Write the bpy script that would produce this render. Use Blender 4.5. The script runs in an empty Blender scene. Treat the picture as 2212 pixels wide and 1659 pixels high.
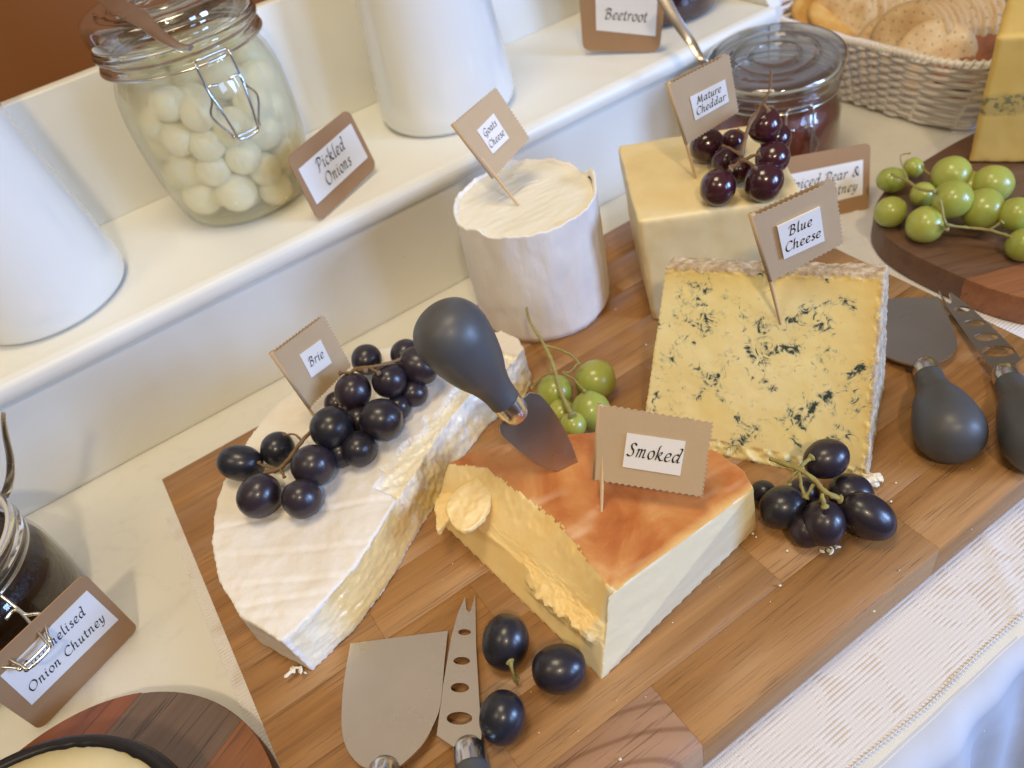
import bpy, bmesh, math, random
from mathutils import Vector, Matrix, noise
from mathutils.geometry import tessellate_polygon

random.seed(7)
sc = bpy.context.scene
PI = math.pi
R = math.radians

# ---------------------------------------------------------------- camera
AX = Matrix(((0.82152572, -0.49096254, 0.28991597),
             (-0.53987965, -0.50628687, 0.67246082),
             (-0.18337242, -0.7089636, -0.68098838)))      # camera axes in the world: columns right, down, forward
CAMH = 0.35
FPX, CX, CY = 1708.4, 1106.0, 829.5                         # focal length and centre on a 2212 x 1659 print of the photo
cam_d = bpy.data.cameras.new('camera'); cam = bpy.data.objects.new('camera', cam_d)
sc.collection.objects.link(cam); sc.camera = cam
m = Matrix.Identity(4)
for i in range(3):
    m[i][0] = AX[i][0]; m[i][1] = -AX[i][1]; m[i][2] = -AX[i][2]
m[2][3] = CAMH
cam.matrix_world = m
cam_d.sensor_width = 36; cam_d.lens = 36 * FPX / 2212
cam_d.clip_start = 0.01; cam_d.clip_end = 30
cam_d.dof.use_dof = True; cam_d.dof.focus_distance = 0.385; cam_d.dof.aperture_fstop = 9.0

# ---------------------------------------------------------------- world and lamps
w = bpy.data.worlds.new('World'); sc.world = w; w.use_nodes = True
bg = w.node_tree.nodes['Background']; bg.inputs[1].default_value = 0.235
_n = w.node_tree.nodes; _l = w.node_tree.links                      # a dim warm room: light ceiling, darker walls and floor
_tc = _n.new('ShaderNodeTexCoord'); _sp = _n.new('ShaderNodeSeparateXYZ'); _rp = _n.new('ShaderNodeValToRGB')
_l.new(_tc.outputs['Generated'], _sp.inputs[0]); _l.new(_sp.outputs[2], _rp.inputs[0]); _l.new(_rp.outputs[0], bg.inputs[0])
_e = _rp.color_ramp.elements; _e[0].position = 0.0; _e[0].color = (0.30, 0.19, 0.12, 1); _e[1].position = 0.75; _e[1].color = (1.0, 0.86, 0.62, 1)
_x = _e.new(0.3); _x.color = (0.62, 0.49, 0.33, 1)
sc.view_settings.view_transform = 'Standard'; sc.view_settings.look = 'None'
sc.view_settings.exposure = 0.0; sc.view_settings.gamma = 1.0

def area(name, loc, target, sx, sy, power, col):
    d = bpy.data.lights.new(name, 'AREA'); d.shape = 'RECTANGLE'; d.size = sx; d.size_y = sy
    d.energy = power; d.color = col
    o = bpy.data.objects.new(name, d); sc.collection.objects.link(o)
    o.location = loc
    o.rotation_euler = (Vector(target) - Vector(loc)).to_track_quat('-Z', 'Y').to_euler()
    return o
area('window_light', (1.15, -0.95, 0.50), (0.22, 0.25, 0.0), 0.34, 0.60, 25.0, (0.36, 0.56, 1.0))
area('window_light', (0.75, -1.35, 0.62), (0.22, 0.25, 0.0), 0.30, 0.55, 8.0, (0.36, 0.56, 1.0))
area('ceiling_or_fill_lamp', (-0.25, -0.75, 1.35), (0.2, 0.3, 0.0), 0.10, 0.10, 9.0, (1.0, 0.79, 0.54))
area('ceiling_or_fill_lamp', (0.05, 0.30, 1.65), (0.15, 0.4, 0.0), 0.45, 0.45, 10.0, (1.0, 0.83, 0.56))
area('ceiling_or_fill_lamp', (-0.85, 0.1, 1.35), (0.1, 0.3, 0.0), 0.4, 0.4, 3.2, (1.0, 0.83, 0.56))  # added fill from the left, stands in for bounce off the white shelf
sc.cycles.transparent_max_bounces = 24
sc.cycles.max_bounces = 10; sc.cycles.transmission_bounces = 10; sc.cycles.glossy_bounces = 5; sc.cycles.diffuse_bounces = 4
sc.cycles.sample_clamp_indirect = 4.0

# ---------------------------------------------------------------- helpers
EYE = Vector((0, 0, CAMH))
S = 0.0745; T = -0.027; BF, BB, BL_, BR_ = 0.1037, 0.4345, -0.068, 0.392
def ray(u, v): return AX @ Vector(((u - CX) / FPX, (v - CY) / FPX, 1.0))
def at(u, v, z=0.0):
    d = ray(u, v); return EYE + d * ((z - CAMH) / d.z)
def depth(p): return (Vector(p) - EYE).dot(Vector((AX[0][2], AX[1][2], AX[2][2])))
def link(o, parent=None):
    sc.collection.objects.link(o)
    if parent: o.parent = parent
    return o
def tag(o, label=None, cat=None, group=None, kind=None):
    if label: o['label'] = label
    if cat: o['category'] = cat
    if group: o['group'] = group
    if kind: o['kind'] = kind
    return o
def empty(name, loc=(0, 0, 0), label=None, cat=None, group=None):
    o = bpy.data.objects.new(name, None); o.location = loc; o.empty_display_size = 0.02
    link(o); return tag(o, label, cat, group)
def mesh(name, vs, fs, mat, parent=None, smooth=True, sharp=None):
    me = bpy.data.meshes.new(name); me.from_pydata([tuple(v) for v in vs], [], fs); me.update()
    if smooth: me.polygons.foreach_set('use_smooth', [True] * len(me.polygons))
    me.materials.append(mat)
    o = bpy.data.objects.new(name, me); link(o, parent)
    if parent: o.location = -Vector(parent.location)       # meshes are written in world coordinates
    if sharp: me.set_sharp_from_angle(angle=R(sharp))
    return o
def recenter(o):
    """put the origin of a mesh object in the middle of its vertices"""
    me = o.data; c = Vector((0, 0, 0))
    for v in me.vertices: c += v.co
    c /= max(1, len(me.vertices)); me.transform(Matrix.Translation(-c)); o.location = o.location + c
def box_data(x0, x1, y0, y1, z0, z1):
    vs = [(x, y, z) for z in (z0, z1) for y in (y0, y1) for x in (x0, x1)]
    return vs, [(0, 2, 3, 1), (4, 5, 7, 6), (0, 1, 5, 4), (2, 6, 7, 3), (0, 4, 6, 2), (1, 3, 7, 5)]
def box(name, b, mat, parent=None, bevel=0.0, seg=2):
    vs, fs = box_data(*b); o = mesh(name, vs, fs, mat, parent, smooth=bevel > 0)
    if bevel:
        bm = bmesh.new(); bm.from_mesh(o.data)
        bmesh.ops.bevel(bm, geom=bm.edges[:], offset=bevel, segments=seg, affect='EDGES', profile=0.5)
        for f in bm.faces: f.smooth = True
        bm.to_mesh(o.data); bm.free(); o.data.set_sharp_from_angle(angle=R(50))
    return o
def lathe_data(prof, n=64, c=(0, 0), caps=False):
    vs, fs = [], []
    for r, z in prof:
        for k in range(n):
            a = 2 * PI * k / n; vs.append((c[0] + r * math.cos(a), c[1] + r * math.sin(a), z))
    for i in range(len(prof) - 1):
        for k in range(n):
            a, b = i * n + k, i * n + (k + 1) % n
            fs.append((a, b, b + n, a + n))
    if caps:
        fs.append(tuple(range(n - 1, -1, -1))); fs.append(tuple(range((len(prof) - 1) * n, len(prof) * n)))
    return vs, fs
def smooth_path(pts, n=8, closed=False):
    P = [Vector(p) for p in pts]; out = []
    N = len(P); rng = range(N if closed else N - 1)
    for i in rng:
        if closed: a, b, c, d = P[(i - 1) % N], P[i], P[(i + 1) % N], P[(i + 2) % N]
        else: a, b, c, d = P[max(i - 1, 0)], P[i], P[i + 1], P[min(i + 2, N - 1)]
        for k in range(n):
            t = k / n
            out.append(0.5 * ((2 * b) + (c - a) * t + (2 * a - 5 * b + 4 * c - d) * t * t + (3 * b - a - 3 * c + d) * t ** 3))
    if not closed: out.append(P[-1])
    return out
def tube_data(path, rad, n=8, closed=False, base=0):
    vs, fs = [], []; N = len(path)
    ref = None
    for i, p in enumerate(path):
        a = path[i - 1] if (i > 0 or closed) else path[i]
        b = path[(i + 1) % N] if (i < N - 1 or closed) else path[i]
        t = (b - a)
        t = t.normalized() if t.length > 1e-9 else Vector((0, 0, 1))
        if ref is None:
            ref = t.orthogonal().normalized()
        ref = (ref - t * ref.dot(t));  ref = ref.normalized() if ref.length > 1e-6 else t.orthogonal().normalized()
        bi = t.cross(ref); r = rad[i] if hasattr(rad, '__len__') else rad
        for k in range(n):
            g = 2 * PI * k / n; vs.append(p + ref * (r * math.cos(g)) + bi * (r * math.sin(g)))
    for i in range(N if closed else N - 1):
        for k in range(n):
            j = (i + 1) % N
            fs.append(tuple(base + q for q in (i * n + k, i * n + (k + 1) % n, j * n + (k + 1) % n, j * n + k)))
    if not closed:
        fs.append(tuple(base + q for q in range(n - 1, -1, -1))); fs.append(tuple(base + (N - 1) * n + q for q in range(n)))
    return vs, fs
class MB:
    def __init__(s): s.v, s.f = [], []
    def add(s, vs, fs):
        b = len(s.v); s.v += [Vector(v) for v in vs]; s.f += [tuple(b + i for i in f) for f in fs]
    def tube(s, pts, rad, n=8, closed=False, sm=6):
        path = smooth_path(pts, sm, closed) if sm else [Vector(p) for p in pts]
        if hasattr(rad, '__len__'):
            N = len(path); rr = []
            for i in range(N):
                t = i / (N - 1) * (len(rad) - 1); k = min(int(t), len(rad) - 2); rr.append(rad[k] + (rad[k + 1] - rad[k]) * (t - k))
            rad = rr
        s.add(*tube_data(path, rad, n, closed))
    def box(s, *b): s.add(*box_data(*b))
    def build(s, name, mat, parent=None, smooth=True, sharp=None): return mesh(name, s.v, s.f, mat, parent, smooth, sharp)
def plate(outline, holes, th):
    """flat plate in xy from outline and holes, thickness th"""
    loops = [[Vector((p[0], p[1], 0)) for p in outline]] + [[Vector((p[0], p[1], 0)) for p in h] for h in holes]
    tris = tessellate_polygon(loops)
    flat = [p for l in loops for p in l]; n = len(flat)
    vs = [(p.x, p.y, th) for p in flat] + [(p.x, p.y, 0) for p in flat]
    fs = []
    for t in tris:
        a, b, c = (flat[i] for i in t)
        if (b - a).cross(c - a).z < 0: t = (t[0], t[2], t[1])
        fs.append(tuple(t)); fs.append(tuple(n + i for i in reversed(t)))
    o = 0
    for l in loops:
        for i in range(len(l)):
            j = (i + 1) % len(l); fs.append((o + i, o + j, n + o + j, n + o + i))
        o += len(l)
    return vs, fs
def xform(vs, M): return [M @ Vector(v) for v in vs]
def frame(o, x, z):
    x = Vector(x).normalized(); z = Vector(z); z = (z - x * z.dot(x)).normalized(); y = z.cross(x)
    return Matrix(((x.x, y.x, z.x, o[0]), (x.y, y.y, z.y, o[1]), (x.z, y.z, z.z, o[2]), (0, 0, 0, 1)))
def along(o, zdir, roll=None):
    z = Vector(zdir).normalized(); x = (Vector(roll) if roll else z.orthogonal()); x = (x - z * x.dot(z)).normalized(); y = z.cross(x)
    return Matrix(((x.x, y.x, z.x, o[0]), (x.y, y.y, z.y, o[1]), (x.z, y.z, z.z, o[2]), (0, 0, 0, 1)))
def nz(p, s, o=0.0): return noise.noise(Vector((p[0] * s + o, p[1] * s + o * 1.7, p[2] * s - o)))
def fbm(p, s, o=0.0, k=3):
    a, t = 1.0, 0.0
    for i in range(k):
        t += a * nz(p, s, o + i * 5.3); a *= 0.5; s *= 2.1
    return t
def remesh(vs, fs, vox, disp=None):
    """a closed block turned into an even fine skin, then pushed about by disp(co, normal) -> vector"""
    me = bpy.data.meshes.new('work'); me.from_pydata([tuple(v) for v in vs], [], fs); me.update()
    bm = bmesh.new(); bm.from_mesh(me); bmesh.ops.recalc_face_normals(bm, faces=bm.faces[:]); bm.to_mesh(me); bm.free()
    o = bpy.data.objects.new('work', me); sc.collection.objects.link(o)
    md = o.modifiers.new('r', 'REMESH'); md.mode = 'VOXEL'; md.voxel_size = vox; md.adaptivity = 0
    dg = bpy.context.evaluated_depsgraph_get(); dg.update()
    out = bpy.data.meshes.new_from_object(o.evaluated_get(dg))
    bpy.data.objects.remove(o); bpy.data.meshes.remove(me)
    if disp:
        ns = [v.normal.copy() for v in out.vertices]
        for v, n in zip(out.vertices, ns): v.co = v.co + disp(v.co, n)
    out.update(); return out
def split(me, pred, name_a, mat_a, name_b, mat_b, parent):
    """faces where pred(centre, normal) is true become part a, the others part b"""
    sel = [pred(p.center, p.normal) for p in me.polygons]
    for want, name, mat in ((True, name_a, mat_a), (False, name_b, mat_b)):
        idx, vs, fs = {}, [], []
        for p, s_ in zip(me.polygons, sel):
            if s_ != want: continue
            f = []
            for i in p.vertices:
                if i not in idx: idx[i] = len(vs); vs.append(me.vertices[i].co.copy())
                f.append(idx[i])
            fs.append(tuple(f))
        if fs: mesh(name, vs, fs, mat, parent)
    bpy.data.meshes.remove(me)
def prism_data(bot, top):
    n = len(bot); vs = list(bot) + list(top)
    fs = [tuple(range(n - 1, -1, -1)), tuple(range(n, 2 * n))] + [(i, (i + 1) % n, n + (i + 1) % n, n + i) for i in range(n)]
    return vs, fs

# ---------------------------------------------------------------- materials
def mat(name):
    m_ = bpy.data.materials.new(name); m_.use_nodes = True; nt = m_.node_tree
    return m_, nt, nt.nodes['Principled BSDF']
def nd(nt, t, **kw):
    n = nt.nodes.new(t)
    for k, v in kw.items():
        if k.startswith('i_'):
            key = k[2:]; key = int(key) if key.isdigit() else key.replace('_', ' ')
            n.inputs[key].default_value = v
        else: setattr(n, k, v)
    return n
def ramp(nt, fac, stops, interp='LINEAR'):
    r = nt.nodes.new('ShaderNodeValToRGB'); r.color_ramp.interpolation = interp
    e = r.color_ramp.elements
    while len(e) < len(stops): e.new(0.5)
    for el, (p, c) in zip(e, stops): el.position = p; el.color = (*c, 1) if len(c) == 3 else c
    nt.links.new(fac, r.inputs[0]); return r.outputs[0]
def coords(nt, scale=(1, 1, 1), kind='Object', rot=(0, 0, 0), rnd=False, loc=(0, 0, 0)):
    tc = nt.nodes.new('ShaderNodeTexCoord'); mp = nd(nt, 'ShaderNodeMapping')
    mp.inputs['Scale'].default_value = scale; mp.inputs['Rotation'].default_value = rot; mp.inputs['Location'].default_value = loc
    src = tc.outputs[kind]
    if rnd:
        oi = nt.nodes.new('ShaderNodeObjectInfo'); ml = nd(nt, 'ShaderNodeVectorMath', operation='SCALE')
        cb = nd(nt, 'ShaderNodeCombineXYZ', i_0=1.0, i_1=0.7, i_2=0.4)
        nt.links.new(cb.outputs[0], ml.inputs[0]); nt.links.new(oi.outputs['Random'], ml.inputs['Scale'])
        ad = nd(nt, 'ShaderNodeVectorMath', operation='ADD'); nt.links.new(src, ad.inputs[0]); nt.links.new(ml.outputs[0], ad.inputs[1]); src = ad.outputs[0]
    nt.links.new(src, mp.inputs[0]); return mp.outputs[0]
def noise_tex(nt, vec, scale, detail=4, rough=0.55, dist=0.0):
    n = nd(nt, 'ShaderNodeTexNoise', i_Scale=scale, i_Detail=detail, i_Roughness=rough, i_Distortion=dist)
    nt.links.new(vec, n.inputs['Vector']); return n.outputs['Fac']
def mixc(nt, fac, a, b, mode='MIX'):
    m_ = nt.nodes.new('ShaderNodeMix'); m_.data_type = 'RGBA'; m_.blend_type = mode
    for s_, v in ((m_.inputs['Factor'], fac), (m_.inputs[6], a), (m_.inputs[7], b)):
        if hasattr(v, 'is_linked') or hasattr(v, 'links'): nt.links.new(v, s_)
        else: s_.default_value = v if not isinstance(v, tuple) else ((*v, 1) if len(v) == 3 else v)
    return m_.outputs[2]
def math_(nt, op, a, b=0.0, clamp=False):
    n = nd(nt, 'ShaderNodeMath', operation=op); n.use_clamp = clamp
    for i, v in enumerate((a, b)):
        if hasattr(v, 'links'): nt.links.new(v, n.inputs[i])
        else: n.inputs[i].default_value = v
    return n.outputs[0]
def bump(nt, bsdf, h, strength=0.3, dist=0.001):
    b = nd(nt, 'ShaderNodeBump', i_Strength=strength, i_Distance=dist); nt.links.new(h, b.inputs['Height']); nt.links.new(b.outputs[0], bsdf.inputs['Normal'])
def setp(b, **kw):
    for k, v in kw.items():
        b.inputs[k.replace('_', ' ')].default_value = (*v, 1) if isinstance(v, tuple) and len(v) == 3 and 'Radius' not in k else v
def sss(b, wgt, scale, rad=(1.0, 0.6, 0.3)):
    b.inputs['Subsurface Weight'].default_value = wgt; b.inputs['Subsurface Scale'].default_value = scale; b.inputs['Subsurface Radius'].default_value = rad

def simple(name, col, rough=0.5, var=0.0, vscale=30, bmp=0.0, bscale=300, metal=0.0, coat=0.0, bdist=0.0005):
    m_, nt, b = mat(name); setp(b, Base_Color=col, Roughness=rough, Metallic=metal)
    b.inputs['Coat Weight'].default_value = coat
    v = coords(nt)
    if var:
        f = noise_tex(nt, v, vscale, 5)
        c = mixc(nt, f, tuple(x * (1 - var) for x in col), tuple(min(1, x * (1 + var)) for x in col)); nt.links.new(c, b.inputs['Base Color'])
    if bmp: bump(nt, b, noise_tex(nt, v, bscale, 6, 0.6), bmp, bdist)
    return m_
M = {}
M['paint'] = simple('white_paint', (0.80, 0.80, 0.745), 0.38, 0.02, 8, 0.10, 60)
def paint():
    nt = M['paint'].node_tree; b = nt.nodes['Principled BSDF']; v = coords(nt, (2, 60, 60))
    bump(nt, b, math_(nt, 'ADD', noise_tex(nt, v, 6, 4), math_(nt, 'MULTIPLY', noise_tex(nt, coords(nt), 40, 4), 0.6)), 0.16, 0.0012)
    old = b.inputs['Base Color'].links[0].from_socket; sc2 = noise_tex(nt, coords(nt), 130, 3, 0.6)
    nt.links.new(mixc(nt, ramp(nt, sc2, [(0.76, (0,) * 3), (0.79, (0.5,) * 3)]), old, (0.45, 0.38, 0.28)), b.inputs['Base Color'])
paint()
M['ceramic'] = simple('white_glaze', (0.82, 0.83, 0.80), 0.16, 0.01, 10, 0.03, 40, coat=0.5)
M['wall'] = simple('brown_wall', (0.30, 0.115, 0.03), 0.7, 0.08, 5)
M['table'] = simple('table_wood', (0.35, 0.28, 0.2), 0.6, 0.1, 10)
M['kraft'] = simple('kraft_card', (0.37, 0.215, 0.105), 0.85, 0.06, 90, 0.25, 900)
M['kraft_pale'] = simple('kraft_paper', (0.53, 0.39, 0.235), 0.85, 0.05, 120, 0.22, 1200)
M['print'] = simple('label_paper', (0.82, 0.80, 0.77), 0.8, 0.015, 60, 0.10, 900)
M['ink'] = simple('ink', (0.012, 0.012, 0.02), 0.7)
M['pick'] = simple('pick_wood', (0.66, 0.44, 0.22), 0.6, 0.12, 400, 0.2, 900)
M['chrome'] = simple('chrome', (0.72, 0.70, 0.67), 0.22, metal=1.0)
M['wire'] = simple('wire', (0.72, 0.71, 0.68), 0.22, metal=1.0)
M['stem'] = simple('stem', (0.30, 0.26, 0.08), 0.6, 0.35, 160, 0.4, 700)
M['stem_dry'] = simple('stem_dry', (0.20, 0.12, 0.055), 0.65, 0.35, 200, 0.5, 700)
M['gasket'] = simple('gasket', (0.55, 0.5, 0.42), 0.5)
M['wax'] = simple('black_wax', (0.010, 0.008, 0.009), 0.34, 0.1, 60, 0.25, 220)
M['crumb'] = simple('crumb', (0.80, 0.74, 0.58), 0.7, 0.1, 400, 0.4, 900)
M['onion'] = None

def m_steel():
    m_, nt, b = mat('brushed_steel'); setp(b, Base_Color=(0.62, 0.58, 0.54), Metallic=1.0, Roughness=0.3)
    v = coords(nt); n = noise_tex(nt, v, 60, 3)
    nt.links.new(ramp(nt, noise_tex(nt, v, 45, 3, 0.5, 0.4), [(0.3, (0.26,) * 3), (0.7, (0.32,) * 3)]), b.inputs['Roughness'])
    v2 = coords(nt); bump(nt, b, noise_tex(nt, v2, 14, 1), 0.05, 0.0006); c = mixc(nt, noise_tex(nt, v2, 30, 3), (0.50, 0.45, 0.39), (0.62, 0.56, 0.49)); nt.links.new(c, b.inputs['Base Color'])
    return m_
M['steel'] = m_steel()
def m_rubber():
    m_, nt, b = mat('grey_handle'); setp(b, Base_Color=(0.074, 0.077, 0.084), Roughness=0.40)
    v = coords(nt); bump(nt, b, noise_tex(nt, v, 1800, 3), 0.10, 0.0002)
    n = noise_tex(nt, v, 90, 5); nt.links.new(ramp(nt, n, [(0.3, (0.36,) * 3), (0.75, (0.50,) * 3)]), b.inputs['Roughness'])
    sp = noise_tex(nt, v, 420, 2); c = mixc(nt, ramp(nt, sp, [(0.74, (0,) * 3), (0.78, (1,) * 3)]), (0.074, 0.077, 0.084), (0.16, 0.16, 0.165)); nt.links.new(c, b.inputs['Base Color'])
    return m_
M['handle'] = m_rubber()

def m_wood(name, cols, rough=0.42, streak=1.0, rings=False, pore=(0.16, 0.075, 0.03), sc_=1.0):
    m_, nt, b = mat(name)
    oi = nt.nodes.new('ShaderNodeObjectInfo')
    base = ramp(nt, oi.outputs['Random'], [(i / (len(cols) - 1), c) for i, c in enumerate(cols)])
    v = coords(nt, (2.6 * sc_, 110 * sc_, 110 * sc_), rnd=True)
    g = noise_tex(nt, v, 1.0, 6, 0.62, 0.6)
    c = mixc(nt, ramp(nt, g, [(0.28, (0,) * 3), (0.72, (1,) * 3)]), (0.70, 0.62, 0.55), (1.20, 1.20, 1.17))
    col = mixc(nt, 1.0, base, c, 'MULTIPLY')
    v2 = coords(nt, (34 * sc_, 1100 * sc_, 1100 * sc_), rnd=True)
    p = noise_tex(nt, v2, 1.0, 3, 0.5)
    pm = ramp(nt, p, [(0.57, (0,) * 3), (0.66, (1,) * 3)])
    mask = ramp(nt, noise_tex(nt, coords(nt, (4, 60, 60), rnd=True), 1.0, 2), [(0.36, (0.15,) * 3), (0.60, (1,) * 3)])
    pm2 = mixc(nt, 1.0, pm, mask, 'MULTIPLY')
    if rings:
        v3 = coords(nt, (26, 60, 40), loc=(0.5, 1.5, 0)); wv = nd(nt, 'ShaderNodeTexWave', wave_type='RINGS', rings_direction='Z', i_Scale=0.62, i_Distortion=1.6, i_Detail=2.0)
        wv.inputs['Detail Scale'].default_value = 0.7
        nt.links.new(v3, wv.inputs['Vector']); rr = ramp(nt, wv.outputs['Fac'], [(0.0, (0.66, 0.54, 0.47)), (0.14, (0.97, 0.96, 0.95)), (1, (1.08, 1.06, 1.04))])
        col = mixc(nt, 0.9, base, rr, 'MULTIPLY')
    col = mixc(nt, pm2, col, mixc(nt, 0.75, col, pore))
    nt.links.new(col, b.inputs['Base Color'])
    nt.links.new(ramp(nt, g, [(0.2, (rough - 0.06,) * 3), (0.8, (rough + 0.1,) * 3)]), b.inputs['Roughness'])
    h = math_(nt, 'SUBTRACT', g, math_(nt, 'MULTIPLY', pm2, 0.8)); bump(nt, b, h, 0.35, 0.0006)
    b.inputs['Coat Weight'].default_value = 0.10; b.inputs['Coat Roughness'].default_value = 0.35
    return m_
OAK = [(0.345, 0.178, 0.062), (0.355, 0.185, 0.066), (0.335, 0.170, 0.058), (0.375, 0.202, 0.078), (0.350, 0.180, 0.063)]
M['oak'] = m_wood('oak_plank', OAK)
M['oak_rings'] = m_wood('oak_plank_rings', [(0.36, 0.205, 0.115), (0.37, 0.21, 0.12)], rings=True)
PD = (0.03, 0.016, 0.010)
M['ac_orange'] = m_wood('acacia_orange', [(0.26, 0.10, 0.036), (0.29, 0.12, 0.045)], 0.5, pore=PD, sc_=0.6)
M['ac_red'] = m_wood('acacia_red', [(0.22, 0.070, 0.028), (0.25, 0.085, 0.034)], 0.5, pore=PD, sc_=0.6)
M['ac_grey'] = m_wood('acacia_grey', [(0.135, 0.085, 0.058), (0.15, 0.095, 0.065)], 0.5, pore=PD, sc_=0.6)
M['ac_brown'] = m_wood('acacia_brown', [(0.12, 0.062, 0.034), (0.15, 0.075, 0.040)], 0.5, pore=PD, sc_=0.6)

def m_cheese(name, c1, c2, rough=0.5, bmp=0.25, bs=160, sw=0.25, vs=40, fine=0.2, vscale=(1, 1, 1)):
    m_, nt, b = mat(name); v = coords(nt, vscale)
    f = noise_tex(nt, v, vs, 6, 0.6); c = mixc(nt, ramp(nt, f, [(0.3, (0,) * 3), (0.7, (1,) * 3)]), c1, c2); nt.links.new(c, b.inputs['Base Color'])
    setp(b, Roughness=rough); sss(b, sw, 0.004)
    h = math_(nt, 'ADD', noise_tex(nt, v, bs, 6, 0.6), math_(nt, 'MULTIPLY', noise_tex(nt, v, bs * 5, 3), fine)); bump(nt, b, h, bmp, 0.001)
    return m_
M['cheddar'] = m_cheese('cheddar', (0.77, 0.61, 0.30), (0.83, 0.70, 0.40), 0.42, 0.16, 60)
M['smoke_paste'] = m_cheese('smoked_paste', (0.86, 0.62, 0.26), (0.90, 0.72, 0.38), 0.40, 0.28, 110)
M['brie_rind'] = m_cheese('bloomy_rind', (0.74, 0.67, 0.57), (0.84, 0.81, 0.76), 0.75, 0.5, 120, 0.15, 25)
M['brie_paste'] = m_cheese('brie_paste', (0.74, 0.56, 0.22), (0.88, 0.84, 0.68), 0.28, 0.45, 90, 0.3, 22)
def brie_crumb():
    nt = M['brie_paste'].node_tree; b = nt.nodes['Principled BSDF']; old = b.inputs['Base Color'].links[0].from_socket
    v = coords(nt); sep = nd(nt, 'ShaderNodeSeparateXYZ'); nt.links.new(v, sep.inputs[0]); n = noise_tex(nt, v, 70, 4)
    g = math_(nt, 'MULTIPLY', math_(nt, 'SUBTRACT', math_(nt, 'ADD', sep.outputs[2], math_(nt, 'MULTIPLY', n, 0.016)), 0.0225), 300, True)
    dt = nd(nt, 'ShaderNodeVectorMath', operation='DOT_PRODUCT'); nt.links.new(v, dt.inputs[0]); dt.inputs[1].default_value = (0.856, 0.517, 0)
    far = math_(nt, 'MULTIPLY', math_(nt, 'SUBTRACT', dt.outputs['Value'], 0.178), 90, True); tip_ = math_(nt, 'MULTIPLY', math_(nt, 'SUBTRACT', 0.125, dt.outputs['Value']), 60, True)
    mid = math_(nt, 'SUBTRACT', 1.0, math_(nt, 'MAXIMUM', far, tip_)); old = mixc(nt, math_(nt, 'MULTIPLY', mid, 0.75), old, (0.76, 0.54, 0.19))
    g = math_(nt, 'MAXIMUM', math_(nt, 'MULTIPLY', g, far), math_(nt, 'MULTIPLY', tip_, 0.55))
    nt.links.new(mixc(nt, math_(nt, 'MULTIPLY', g, 0.85), old, (0.90, 0.87, 0.77)), b.inputs['Base Color'])
brie_crumb()
M['goat_paste'] = m_cheese('goat_paste', (0.80, 0.76, 0.62), (0.86, 0.83, 0.72), 0.5, 0.22, 60, 0.3, 30, vscale=(0.6, 1.6, 1))
M['goat_rind'] = m_cheese('goat_rind', (0.80, 0.74, 0.66), (0.87, 0.85, 0.82), 0.65, 0.8, 75, 0.15, 30, vscale=(1, 1, 0.25))
M['blue_rind'] = m_cheese('blue_rind', (0.36, 0.24, 0.13), (0.72, 0.62, 0.47), 0.8, 0.6, 400, 0.05, 190)
M['pale_paste'] = m_cheese('pale_paste', (0.72, 0.60, 0.33), (0.78, 0.68, 0.42), 0.5, 0.12, 60)

def m_smoke_rind():
    m_, nt, b = mat('smoked_rind'); v = coords(nt)
    f = noise_tex(nt, v, 26, 5, 0.55, 0.6)
    c = ramp(nt, f, [(0.30, (0.36, 0.085, 0.015)), (0.43, (0.49, 0.160, 0.034)), (0.56, (0.60, 0.26, 0.078)), (0.72, (0.74, 0.44, 0.19))])
    v2 = coords(nt, (18, 60, 20), rot=(0, 0, 0.9)); g = noise_tex(nt, v2, 1.0, 2)
    c = mixc(nt, ramp(nt, g, [(0.56, (0,) * 3), (0.74, (0.6,) * 3)]), c, (0.84, 0.60, 0.38))
    for nv, d0, wd in SMOKE_EDGE:                      # the smoke colour fades out at the cut edge
        dt = nd(nt, 'ShaderNodeVectorMath', operation='DOT_PRODUCT'); nt.links.new(v, dt.inputs[0]); dt.inputs[1].default_value = nv
        gg = math_(nt, 'MULTIPLY', math_(nt, 'SUBTRACT', math_(nt, 'ADD', dt.outputs['Value'], math_(nt, 'MULTIPLY', f, wd * 1.2)), d0 - wd * 0.5), 1.0 / wd, True)
        c = mixc(nt, math_(nt, 'MULTIPLY', gg, 0.8), c, (0.82, 0.56, 0.22))
    nt.links.new(c, b.inputs['Base Color']); setp(b, Roughness=0.36); sss(b, 0.2, 0.003); b.inputs['Coat Weight'].default_value = 0.25; b.inputs['Coat Roughness'].default_value = 0.25
    bump(nt, b, math_(nt, 'ADD', noise_tex(nt, v, 60, 4), math_(nt, 'MULTIPLY', noise_tex(nt, v, 700, 4), 0.35)), 0.35, 0.0012)
    return m_
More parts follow.
